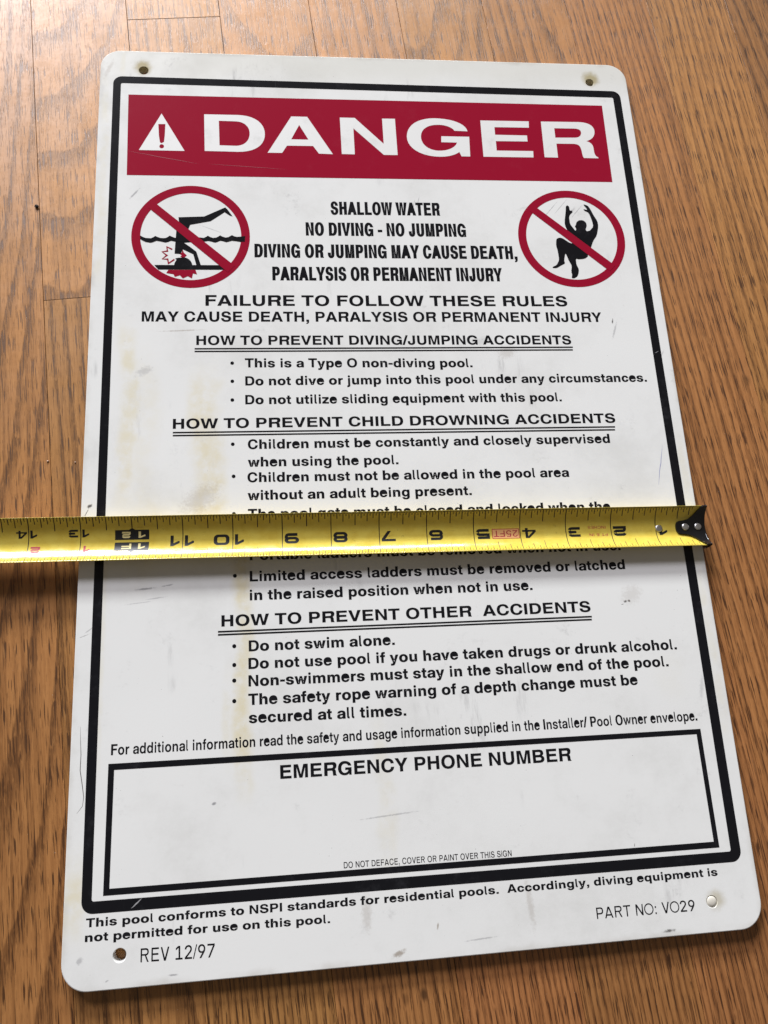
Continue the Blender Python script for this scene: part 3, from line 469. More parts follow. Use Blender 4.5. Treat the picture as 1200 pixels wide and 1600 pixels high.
GREY, DARK, BROWN = (.30, .295, .30, 1), (.10, .09, .085, 1), (.30, .24, .18, 1)
SMUDGES = [(184.5, -107, 5, .35, 76, .7, GREY), (187.5, -104, 5.5, .3, 74, .6, GREY), (268.5, -109, 9, .3, 49, .7, GREY), (275, -107, 8, .3, 49, .6, GREY),
           (280, -112, 7, .9, 49, .8, GREY), (285, -110, 7, .4, 49, .6, GREY), (22, -101, 5, .8, 52, .7, GREY), (66, -124, 8, .3, -22, .6, GREY),
           (232, -203, 7, 5, 20, .3, BROWN), (218, -196, 9, 3, 10, .2, GREY), (298, -190, 7, .8, 70, .5, GREY), 
           (297.5, -184, 2.2, .6, 80, .9, DARK), (4.3, -287, 1.8, 1.2, 20, .95, DARK), (2.6, -291, 3.4, .35, 65, .8, DARK), (282, -348.6, 1.4, .8, 15, .95, DARK),
           (284.2, -348.4, .9, .8, 0, .95, DARK), (280.3, -350, .9, .3, 10, .8, DARK), (286, -345, 8, 6, 30, .2, BROWN), (33, -331, 6, .7, 4, .8, GREY), (44, -329.7, 4, .5, 8, .7, GREY),
           (38, -336, 7, .4, 6, .5, GREY), (30, -338, 8, .3, 5, .5, GREY), (67, -435, 1.6, .8, 15, .9, GREY), 
           (150, -446, 18, .5, 4, .5, GREY), 
           (151, -506, 4, 1.5, 20, .75, BROWN), (49, -506, 2.5, .6, 0, .8, GREY), (170, -496, 2, .6, 80, .7, BROWN), (282, -507, 3.5, .9, 3, .9, DARK), (215, -490, 2, 14, 5, .28, BROWN),
           (137, -488, 3, 10, 0, .28, BROWN), (190, -503, 9, .5, 3, .5, GREY), (7, -350, 4, .4, 35, .5, GREY), (4.5, -353, 3.5, .3, 20, .5, DARK), (9, -346, 2, .5, 40, .6, GREY), 
           (30, -212, 6, 3, 20, .35, GREY), (50, -188, 14, .6, 2, .45, BROWN), (60, -285, 14, 8, 40, .28, BROWN), (40, -296, 10, .4, 25, .5, GREY), 
           (8, -497, 2, 1.6, 60, .5, GREY), (20, -506, 1.2, .5, 20, .6, GREY), (325, -205, 3, .5, 60, .4, GREY),
           (317, -395, 8, 1.4, 80, .3, GREY), (270, -468, 1.0, .3, 80, .8, DARK), (5, -14, 9, 1.6, 70, .3, BROWN)]


def plastic_sheet():
    """aged white plastic: yellow runs, grey handling grime, fine specks"""
    m, nt, b = nodes('aged_white_plastic')
    g = N(nt)
    o = g.obj()
    x, y, _ = g.sep(o)
    warp = g.noise(o, 22, 4, .6)
    w2 = g.noise(o, 90, 4, .65)
    w3 = g.noise(o, 620, 4, .7)
    col = (0.80, 0.795, 0.765, 1)
    # general grime
    gr = g.ramp(g.noise(o, 13, 8, .74), .46, .74)
    col = g.mix(g.math('MULTIPLY', gr, .30), col, (.50, .49, .45, 1))
    top = g.math('MULTIPLY', g.ramp(g.math('ADD', y, g.math('MULTIPLY', g.math('SUBTRACT', warp, .5), .02)), -.030, -.006), .55)
    col = g.mix(top, col, (.68, .66, .58, 1))
    # yellow runs down the face: x centre, top, bottom, half width, strength (m)
    run = None
    for xc, yt, yb, hw, st in ((.0215, -.185, -.285, .008, .62), (.063, -.215, -.31, .012, .72), (.0815, -.30, -.430, .0065, .85),
                               (.0300, -.20, -.33, .012, .22), (.074, -.375, -.415, .0035, .35), (.0045, -.455, -.487, .009, .7), (.004, -.02, -.16, .004, .35), (.326, -.25, -.42, .004, .3), (.012, -.30, -.42, .003, .3),
                               (.148, -.400, -.47, .006, .28), (.0135, -.002, -.020, .0022, .45),
                               (.300, -.375, -.40, .014, .12)):
        dx = g.math('ABSOLUTE', g.math('SUBTRACT', g.math('ADD', x, g.math('MULTIPLY', g.math('SUBTRACT', warp, .5), hw * 2.2)), xc))
        mx = g.ramp(dx, hw, hw * .15)
        my = g.math('MULTIPLY', g.ramp(y, yb - .012, yb + .02), g.ramp(y, yt + .012, yt - .02))
        mk = g.math('MULTIPLY', g.math('MULTIPLY', mx, my), g.math('MULTIPLY', g.ramp(w2, .25, .68), st))
        run = mk if run is None else g.math('MAXIMUM', run, mk)
    col = g.mix(run, col, (.72, .64, .42, 1))
    # rust-brown halos round the nail holes
    for hx, hy, r0, ox, oy, st in ((.0255, -.0143, .0072, -.0005, .0022, .95), (.3054, -.0144, .0075, .0008, .0025, .85), (.3052, -.4961, .0062, .0022, .0008, .5)):
        d = g.new('ShaderNodeVectorMath', operation='DISTANCE')
        g.put(d.inputs[0], o)
        d.inputs[1].default_value = (hx + ox, hy + oy, 0)
        dd = g.math('ADD', d.outputs['Value'], g.math('MULTIPLY', g.math('SUBTRACT', g.noise(o, 260, 3), .5), .004))
        col = g.mix(g.math('MULTIPLY', g.ramp(dd, r0, r0 * .28), st), col, (.40, .33, .16, 1))
    # scuffed smears, long in one direction
    rot = g.new('ShaderNodeMapping')
    g.put(rot.inputs['Vector'], o)
    rot.inputs['Rotation'].default_value = (0, 0, .7)
    rot.inputs['Scale'].default_value = (1, .16, 1)
    sm = g.noise(rot.outputs[0], 150, 5, .7)
    area_ = g.ramp(g.noise(o, 16, 3, .6), .56, .70)
    col = g.mix(g.math('MULTIPLY', g.math('MULTIPLY', g.ramp(sm, .52, .75), area_), .55), col, (.27, .265, .26, 1))
    # fingerprints of grey dirt in clouds
    cl = g.math('MULTIPLY', g.ramp(g.noise(o, 34, 5, .75), .57, .74), g.ramp(g.noise(o, 300, 3, .7), .42, .65))
    col = g.mix(g.math('MULTIPLY', cl, .34), col, (.30, .29, .28, 1))
    # separate smudges and scrapes: centre, half length, half width (mm), turn (deg), strength, colour
    for cx, cy, hl, hw, an, st, c in SMUDGES:
        mp = g.new('ShaderNodeMapping', vector_type='TEXTURE')
        g.put(mp.inputs['Vector'], o)
        mp.inputs['Location'].default_value = (cx * MM, cy * MM, 0)
        mp.inputs['Rotation'].default_value = (0, 0, math.radians(an))
        mp.inputs['Scale'].default_value = (hl * MM, hw * MM, 1)
        ln = g.new('ShaderNodeVectorMath', operation='LENGTH')
        g.put(ln.inputs[0], mp.outputs[0])
        rag = g.math('ADD', ln.outputs['Value'], g.math('MULTIPLY', g.math('SUBTRACT', w3, .5), 1.7))
        col = g.mix(g.math('MULTIPLY', g.ramp(rag, 1.05, .25), st), col, c)
    # tiny dark specks
    sp = g.math('MULTIPLY', g.ramp(g.noise(o, 900, 2, .5), .735, .77), g.ramp(g.noise(o, 30, 2), .50, .60))
    col = g.mix(g.math('MULTIPLY', sp, .6), col, (.08, .07, .06, 1))
    # darker dirt creeping in along the cut edges
    ex = g.math('MINIMUM', g.math('MINIMUM', x, g.math('SUBTRACT', .3302, x)), g.math('MINIMUM', g.math('MULTIPLY', y, -1), g.math('ADD', y, .5097)))
    ed = g.math('MULTIPLY', g.ramp(g.math('ADD', ex, g.math('MULTIPLY', g.math('SUBTRACT', w2, .5), .006)), .0035, -.0005), g.ramp(warp, .42, .62))
    col = g.mix(g.math('MULTIPLY', ed, .38), col, (.42, .38, .32, 1))
    nt.links.new(col, b.inputs['Base Color'])
    r = g.ramp(g.noise(o, 40, 4, .7), .3, .75, to0=.19, to1=.27)
    nt.links.new(r, b.inputs['Roughness'])
    b.inputs['Specular IOR Level'].default_value = .36
    h = g.math('ADD', g.math('MULTIPLY', g.noise(o, 7, 2), 1.6), g.math('MULTIPLY', g.noise(o, 700, 3, .6), .012))
    nt.links.new(g.bump(h, .30, .0022), b.inputs['Normal'])
    return m


def ink(name, col, rough=.42, wear=.25, wearcol=(.09, .09, .10, 1)):
    m, nt, b = nodes(name)
    g = N(nt)
    o = g.obj()
    f = g.math('MULTIPLY', g.ramp(g.noise(o, 60, 6, .75), .52, .8), wear)
    rot = g.new('ShaderNodeMapping')
    g.put(rot.inputs['Vector'], o)
    rot.inputs['Rotation'].default_value = (0, 0, -.5)
    rot.inputs['Scale'].default_value = (1, .06, 1)
    sc = g.math('MULTIPLY', g.ramp(g.noise(rot.outputs[0], 260, 3, .6), .70, .76), g.ramp(g.noise(o, 14, 3), .5, .62))
    c = g.mix(f, col, wearcol)
    c = g.mix(g.math('MULTIPLY', sc, wear), c, wearcol)
    nt.links.new(c, b.inputs['Base Color'])
    b.inputs['Roughness'].default_value = rough
    b.inputs['Specular IOR Level'].default_value = .24
    nt.links.new(g.bump(g.noise(o, 9, 2), .16, .0010), b.inputs['Normal'])
    return m


def plain(name, col, rough=.5, metal=0.0, spec=.5, noise=0.0):
    m, nt, b = nodes(name)
    g = N(nt)
    o = g.obj()
    v = g.noise(o, 500, 4, .7)
    dark = tuple(c * (1 - noise) for c in col[:3]) + (1,)
    nt.links.new(g.mix(g.ramp(v, .3, .7), dark, tuple(col[:3]) + (1,)), b.inputs['Base Color'])
    b.inputs['Roughness'].default_value = rough
    b.inputs['Metallic'].default_value = metal
    b.inputs['Specular IOR Level'].default_value = spec
    return m


def lacquer():
    m, nt, b = nodes('yellow_tape_lacquer')
    g = N(nt)
    o = g.obj()
    mp = g.new('ShaderNodeMapping')
    g.put(mp.inputs['Vector'], o)
    mp.inputs['Scale'].default_value = (.12, 1, 1)
    wear = g.noise(mp.outputs[0], 900, 4, .7)
    blot = g.noise(o, 130, 5, .7)
    c = g.mix(g.ramp(blot, .35, .7), (.75, .59, .10, 1), (.69, .51, .07, 1))
    c = g.mix(g.math('MULTIPLY', g.ramp(wear, .62, .72), .35), c, (.34, .25, .05, 1))
    c = g.mix(g.math('MULTIPLY', g.ramp(g.noise(o, 420, 4, .75), .63, .70), .40), c, (.20, .15, .05, 1))
    nt.links.new(c, b.inputs['Base Color'])
    nt.links.new(g.ramp(g.noise(o, 220, 4, .7), .3, .75, to0=.13, to1=.28), b.inputs['Roughness'])
    b.inputs['Specular IOR Level'].default_value = .62
    w = g.new('ShaderNodeMapping')
    g.put(w.inputs['Vector'], o)
    w.inputs['Scale'].default_value = (1, .5, 1)
    h = g.math('ADD', g.math('MULTIPLY', g.noise(w.outputs[0], 26, 2), 1.0), g.math('MULTIPLY', wear, .02))
    nt.links.new(g.bump(h, .5, .0022), b.inputs['Normal'])
    return m


def oak():
    """varnished red oak strip; 'board' holds each board's own random numbers"""
    m, nt, b = nodes('varnished_oak')
    g = N(nt)
    o = g.obj()
    at = g.new('ShaderNodeAttribute', attribute_name='board')
    r = g.sep(at.outputs['Vector'])
    at2 = g.new('ShaderNodeAttribute', attribute_name='figure')
    q = g.sep(at2.outputs['Vector'])
    x, y, _ = g.sep(o)
    # board-local coordinates, each board cut from another place of the log
    yo = g.math('ADD', y, g.math('MULTIPLY', r[1], 9.0))
    xo = g.math('ADD', x, g.math('MULTIPLY', r[0], 5.0))
    big = g.noise(g.xyz(g.math('MULTIPLY', xo, 14), g.math('MULTIPLY', yo, 3.2), 0), 1.0, 3, .55)
    mid = g.noise(g.xyz(g.math('MULTIPLY', xo, 60), g.math('MULTIPLY', yo, 11), 3.0), 1.0, 3, .6)
    fine = g.noise(g.xyz(g.math('MULTIPLY', xo, 700), g.math('MULTIPLY', yo, 45), 0), 1.0, 3, .65)
    # growth rings cut by the board's face: distance to the pith line, which the face leaves obliquely
    lx = g.math('SUBTRACT', q[0], 0.0)                    # local x from the pith, m (attribute)
    dz = g.math('ADD', q[1], g.math('MULTIPLY', g.math('SUBTRACT', big, .5), .014))
    rr = g.math('SQRT', g.math('ADD', g.math('MULTIPLY', lx, lx), g.math('MULTIPLY', dz, dz)))
    rr = g.math('ADD', rr, g.math('MULTIPLY', g.math('SUBTRACT', mid, .5), .0022))
    ph = g.math('FRACT', g.math('DIVIDE', rr, q[2]))
    early = g.math('MULTIPLY', g.ramp(ph, .0, .07), g.ramp(ph, .50, .12))    # porous dark band of each ring
    early = g.math('MULTIPLY', early, g.ramp(g.noise(g.xyz(g.math('MULTIPLY', xo, 900), g.math('MULTIPLY', yo, 150), 5.0), 1.0, 2, .6), .22, .50))
    # long fibre streaks, and pores: short dark dashes in rows along the grain, crowded in the early wood
    streak = g.noise(g.xyz(g.math('ADD', g.math('MULTIPLY', xo, 420), g.math('MULTIPLY', mid, 1.6)), g.math('MULTIPLY', yo, 5.5), 11.0), 1.0, 4, .62)
    rows = g.math('ADD', g.math('MULTIPLY', g.ramp(streak, .60, .38), .05), g.math('MULTIPLY', early, .075))
    pn = g.noise(g.xyz(g.math('MULTIPLY', xo, 1500), g.math('MULTIPLY', yo, 66), 7.0), 1.0, .8, .45)
    pn2 = g.noise(g.xyz(g.math('MULTIPLY', xo, 2900), g.math('MULTIPLY', yo, 130), 17.0), 1.0, 1.2, .5)
    pore = g.ramp(g.math('ADD', pn, rows), .64, .70)
    pore2 = g.math('MULTIPLY', g.ramp(g.math('ADD', pn2, rows), .635, .71), .6)
    pore = g.math('MAXIMUM', pore, pore2)
    light = (.425, .180, .057, 1)
    col = g.mix(g.ramp(fine, .3, .7), (.325, .129, .039, 1), light)
    col = g.mix(g.math('MULTIPLY', g.ramp(streak, .55, .36), .60), col, (.165, .056, .0155, 1))
    col = g.mix(g.math('MULTIPLY', early, g.ramp(r[2], 0, 1, False, .92, .66)), col, (.120, .040, .0120, 1))
    col = g.mix(g.math('MULTIPLY', pore, .92), col, (.045, .014, .005, 1))
    # pale ray flecks
    fl = g.ramp(g.noise(g.xyz(g.math('MULTIPLY', xo, 520), g.math('MULTIPLY', yo, 90), 31.0), 1.0, 1, .5), .64, .74)
    col = g.mix(g.math('MULTIPLY', fl, .25), col, (.46, .215, .075, 1))
    # small knots
    for kx, ky, kr, st in ((162.1, -525.3, 2.0, .9), (153.5, -526.5, 1.7, .45), (376.5, -221.0, 2.6, .55), (320.0, -8.0, 1.0, .7), (362.0, 45.0, .9, .7)):
        ca, sa = math.cos(math.atan(.09)), math.sin(math.atan(.09))
        mp = g.new('ShaderNodeMapping', vector_type='TEXTURE')
        g.put(mp.inputs['Vector'], o)
        mp.inputs['Location'].default_value = ((kx * ca + ky * sa) * MM, (-kx * sa + ky * ca) * MM, 0)
        mp.inputs['Scale'].default_value = (kr * MM, kr * 1.5 * MM, 1)
        fl2 = g.sep(mp.outputs[0])
        rd = g.math('SQRT', g.math('ADD', g.math('MULTIPLY', fl2[0], fl2[0]), g.math('MULTIPLY', fl2[1], fl2[1])))
        rd = g.math('ADD', rd, g.math('MULTIPLY', g.math('SUBTRACT', fine, .5), .9))
        col = g.mix(g.math('MULTIPLY', g.ramp(rd, 1.3, .3), st), col, (.045, .015, .006, 1))
    # dust
    du = g.math('MULTIPLY', g.ramp(g.noise(o, 1100, 1, .4), .80, .83), g.ramp(g.noise(o, 40, 2), .42, .55))
    col = g.mix(g.math('MULTIPLY', du, .7), col, (.55, .45, .36, 1))
    # slow change of tone along and between boards
    tone = g.ramp(big, .25, .75, False, .86, 1.14)
    tb = g.ramp(r[2], 0, 1, False, .70, 1.16)
    hs = g.new('ShaderNodeHueSaturation')
    g.put(hs.inputs['Value'], g.math('MULTIPLY', tone, tb))
    g.put(hs.inputs['Hue'], g.ramp(r[0], 0, 1, False, .496, .508))
    hs.inputs['Saturation'].default_value = .99
    g.put(hs.inputs['Color'], col)
    nt.links.new(hs.outputs[0], b.inputs['Base Color'])
    # sheen of the wood fibres under the varnish (golden), then the varnish itself
    b.inputs['Roughness'].default_value = .60
    b.inputs['IOR'].default_value = 1.58
    b.inputs['Specular IOR Level'].default_value = 1.0
    nt.links.new(g.mix(pore, (1.0, .55, .20, 1), (.62, .32, .12, 1)), b.inputs['Specular Tint'])
    b.inputs['Coat Weight'].default_value = .85
    b.inputs['Coat IOR'].default_value = 1.5
    cr = g.math('ADD', g.ramp(g.noise(o, 45, 4, .6), .3, .7, to0=.25, to1=.33), g.math('MULTIPLY', pore, .10))
    nt.links.new(cr, b.inputs['Coat Roughness'])
    h = g.math('SUBTRACT', g.math('MULTIPLY', fine, .25), g.math('MULTIPLY', pore, .9))
    h = g.math('ADD', h, g.math('MULTIPLY', g.noise(o, 120, 3, .6), .8))
    bn = g.bump(h, .30, .00028)
    nt.links.new(bn, b.inputs['Normal'])
    nt.links.new(bn, b.inputs['Coat Normal'])
    return m


M_WHITE = plastic_sheet()
M_BLACK = ink('black_ink', (.008, .008, .010, 1), .17, .22)
M_RED = ink('red_ink', (.30, .0058, .026, 1), .17, .12, (.36, .06, .09, 1))
M_FILL = ink('white_lettering', (.76, .75, .72, 1), .46, .55, (.52, .51, .48, 1))
M_OAK = oak()
M_YEL = lacquer()
M_TBLK = plain('tape_black_print', (.012, .012, .012), .36, 0, .5)
M_TRED = plain('tape_red_print', (.42, .035, .05), .4, 0, .4)
M_TPEACH = plain('tape_peach_print', (.80, .42, .17), .38, 0, .5)
M_TPALE = plain('tape_pale_print', (.78, .66, .30), .38, 0, .5)
M_HOOK = plain('black_enamelled_steel', (.006, .006, .007), .15, 0, .7)
M_STEEL = plain('bright_steel', (.80, .79, .77), .40, 1.0, .5, .2)
M_PLUG = plain('cream_plastic_plug', (.70, .66, .57), .28, 0, .5, .06)
M_SCUFF = plain('grey_scuff', (.36, .355, .36), .6, 0, .3, .25)
M_DARKSC = plain('dark_scuff', (.12, .10, .095), .6, 0, .3, .4)
M_PINK = plain('pink_scratch', (.42, .08, .11), .5, 0, .3, .25)
M_PEN = plain('blue_pen', (.33, .34, .52), .6, 0, .3, .1)
M_CRUMB = plain('dark_crumb', (.03, .022, .018), .7, 0, .3, .4)
M_PALECR = plain('pale_crumb', (.75, .55, .42), .6, 0, .3, .2)

# ------------------------------------------------------------------ floor: oak strips laid 5 degrees off the sign
T = 4.7                                 # sign thickness and height of its face above the floor, mm
BW = 57.3                               # strip width, mm


def build_floor():
    bm = bmesh.new()
    lay = bm.loops.layers.float_vector.new('board')
    lay2 = bm.loops.layers.float_vector.new('figure')
    rng = random.Random(31)
    u0 = 16.0 - 13 * BW
    # known butt joints: strip index -> places along the strip (local y, mm)
    known = {13: [27.0, -330.0], 12: [-163.5]}
    # strip index -> list of looks from the far end: (pith offset mm, pith depth mm, slope, ring mm, tone)
    look = {12: [(-24, 9, .16, 7.5, .62), (30, 80, .02, 4.2, .40)],
            11: [(-15, 14, .10, 6.5, .55)],
            13: [(60, 30, .02, 4.0, .95), (20, 26, .05, 5.0, .62), (90, 50, .01, 2.8, .5)],
            14: [(5, 12, .12, 6.2, .9), (85, 60, .01, 2.7, .50)], 15: [(35, 25, .05, 5.0, .95), (-90, 55, .012, 2.5, .62)], 16: [(-20, 14, .10, 5.4, .78), (95, 40, .008, 2.8, .42)],
            17: [(28, 12, .05, 5.0, .85), (80, 60, .01, 2.6, .55)], 18: [(70, 45, .03, 3.6, .86)], 19: [(-60, 30, .04, 4.2, 1.0)], 20: [(10, 22, .05, 5, .35)]}
    for i in range(0, 30):
        x0 = u0 + i * BW
        cuts = known.get(i)
        if cuts is None:
            a = rng.uniform(-300, 150)
            cuts = [rng.uniform(95, 360)] if 8 < i < 22 else [a]
            if 14 <= i <= 17:
                cuts = [rng.uniform(-420, -140)]
            elif 18 <= i <= 20:
                cuts = [rng.uniform(200, 420)]
        ys = [620.0] + sorted(cuts, reverse=True) + [-860.0]
        for k, (yt, yb) in enumerate(zip(ys, ys[1:])):
            lk = look.get(i)
            rnd = Vector((rng.random(), rng.random(), rng.random()))
            if lk:
                kk = min(k, len(lk) - 1)
                po, pd, sl, rs, tone = lk[kk]
                rnd.z = tone
            else:
                po, pd, sl, rs = rng.uniform(-50, 50), rng.uniform(8, 45), rng.uniform(.02, .12), rng.uniform(3.6, 6.5)
            g = .10
            ch = .12
            dz = rng.uniform(-.04, .03)
            xa, xb, ya, yb2 = x0 + g, x0 + BW - g, yb + g, yt - g
            ring = lambda e, z: [bm.verts.new((p[0] * MM, p[1] * MM, z * MM)) for p in
                                 ((xa + e, ya + e), (xb - e, ya + e), (xb - e, yb2 - e), (xa + e, yb2 - e))]
            top, rim, low = ring(ch, -T + dz), ring(0, -T - .12), ring(0, -T - 8)
            fs = [bm.faces.new(top)]
            for a, c in ((top, rim), (rim, low)):
                for j in range(4):
                    fs.append(bm.faces.new((c[j], c[(j + 1) % 4], a[(j + 1) % 4], a[j])))
            cx = (x0 + BW / 2 + po) * MM
            for f in fs:
                for l in f.loops:
                    l[lay] = rnd
                    l[lay2] = Vector((l.vert.co.x - cx, (pd * MM + sl * (yt * MM - l.vert.co.y)), rs * MM))
    # underlay seen in the gaps
    base = [bm.verts.new((a * MM, b * MM, (-T - 7.0) * MM)) for a, b in ((u0, -860), (u0 + 30 * BW, -860), (u0 + 30 * BW, 620), (u0, 620))]
    f = bm.faces.new(base)
    for l in f.loops:
        l[lay] = Vector((.5, .5, 0))
        l[lay2] = Vector((.05, .05, .005))
    o = bm_obj('floor', bm, M_OAK)
    o.rotation_euler = (0, 0, math.atan(.09))
    o['kind'] = 'structure'
    o['label'] = 'honey brown oak strip floor under the sign'
    return o


build_floor()

# ------------------------------------------------------------------ the sign
SW, SH = 330.2, 509.7
sign = empty('warning_sign', (SW / 2 * MM, -SH / 2 * MM, -T * MM),
             'white plastic pool danger sign with red header, lying on the oak floor', 'sign')
INV = Matrix.Translation(-Vector(sign.location))


def part(name, bm, mat, parent=None, label=None, smooth=False):
    """a piece of the sign, modelled in the sign's own frame (origin top left of its face)"""
    o = bm_obj(name, bm, mat, parent or sign, smooth)
    o.matrix_parent_inverse = INV if (parent is None or parent is sign) else Matrix.Identity(4)
    if label:
        o['label'] = label
    return o


HOLES = [(25.5, -14.25, 2.75), (305.4, -14.4, 2.6), (25.3, -496.1, 2.85), (305.2, -496.1, 2.65)]


def panel():
    bm = bmesh.new()
    def outline(e):
        return round_poly([(e, -e), (SW - e, -e), (SW - e, -SH + e), (e, -SH + e)], 12 - e * .6, 12)[::-1]
    e0 = .45
    top = outline(e0)
    fill(bm, [top] + [circle(hx, hy, r + .25, 28) for hx, hy, r in HOLES], 0)
    def strip(la, za, lb, zb):
        va = [bm.verts.new((p[0] * MM, p[1] * MM, za * MM)) for p in la]
        vb = [bm.verts.new((p[0] * MM, p[1] * MM, zb * MM)) for p in lb]
        n = len(va)
        for j in range(n):
            bm.faces.new((va[j], va[(j + 1) % n], vb[(j + 1) % n], vb[j]))
    strip(top, 0, outline(.13), -.13)
    strip(outline(.13), -.13, outline(0), -.45)
    strip(outline(0), -.45, outline(0), -T + .35)
    strip(outline(0), -T + .35, outline(.35), -T + .02)
    for hx, hy, r in HOLES:
        a, c = circle(hx, hy, r + .25, 28), circle(hx, hy, r, 28)
        strip(a[::-1], 0, c[::-1], -.3)
        strip(c[::-1], -.3, c[::-1], -T + .02)
    fill(bm, [outline(.35)] + [circle(hx, hy, r, 28) for hx, hy, r in HOLES], -T + .02)
    bmesh.ops.remove_doubles(bm, verts=bm.verts, dist=1e-6)
    bmesh.ops.recalc_face_normals(bm, faces=bm.faces)
    return part('panel', bm, M_WHITE)


PANEL = panel()


def shape(name, groups, mat, z, parent=None, label=None):
    bm = bmesh.new()
    for k, g in enumerate(groups):
        fill(bm, g, z + .003 * k)
    return part(name, bm, mat, parent, label)


# nail hole stopped with a pale plug
bm = bmesh.new()
prof = [(2.62, -1.9), (2.62, -.55), (2.45, -.15), (1.9, .12), (1.1, .28), (0.35, .33)]
rings = [[bm.verts.new(((305.2 + x) * MM, (-496.1 + y) * MM, z * MM)) for x, y in circle(0, 0, r, 28)] for r, z in prof]
for a, c in zip(rings, rings[1:]):
    for j in range(28):
        bm.faces.new((a[j], a[(j + 1) % 28], c[(j + 1) % 28], c[j]))
bm.faces.new(rings[-1])
part('hole_plug', bm, M_PLUG, None, 'pale plug stopping the bottom right nail hole', True)

# heavy black border, phone box, red header
shape('border_frame', [[round_poly([(7.9, -18.95), (324.4, -20.7), (323.9, -479.3), (7.8, -478.2)], 5.2),
                        round_poly([(12.4, -23.9), (319.4, -25.75), (318.8, -474.4), (12.3, -473.1)], 1.0)]], M_BLACK, .05)
shape('phone_box_frame', [[[(17.75, -413.9), (312.8, -415.6), (313.2, -472.2), (17.25, -471.1)],
                           [(20.5, -416.8), (310.3, -418.1), (310.7, -469.35), (19.95, -468.3)]]], M_BLACK, .05)
header = shape('header_band', [[[(17.0, -32.1), (311.2, -32.1), (310.4, -88.9), (17.5, -88.3)]]], M_RED, .05)

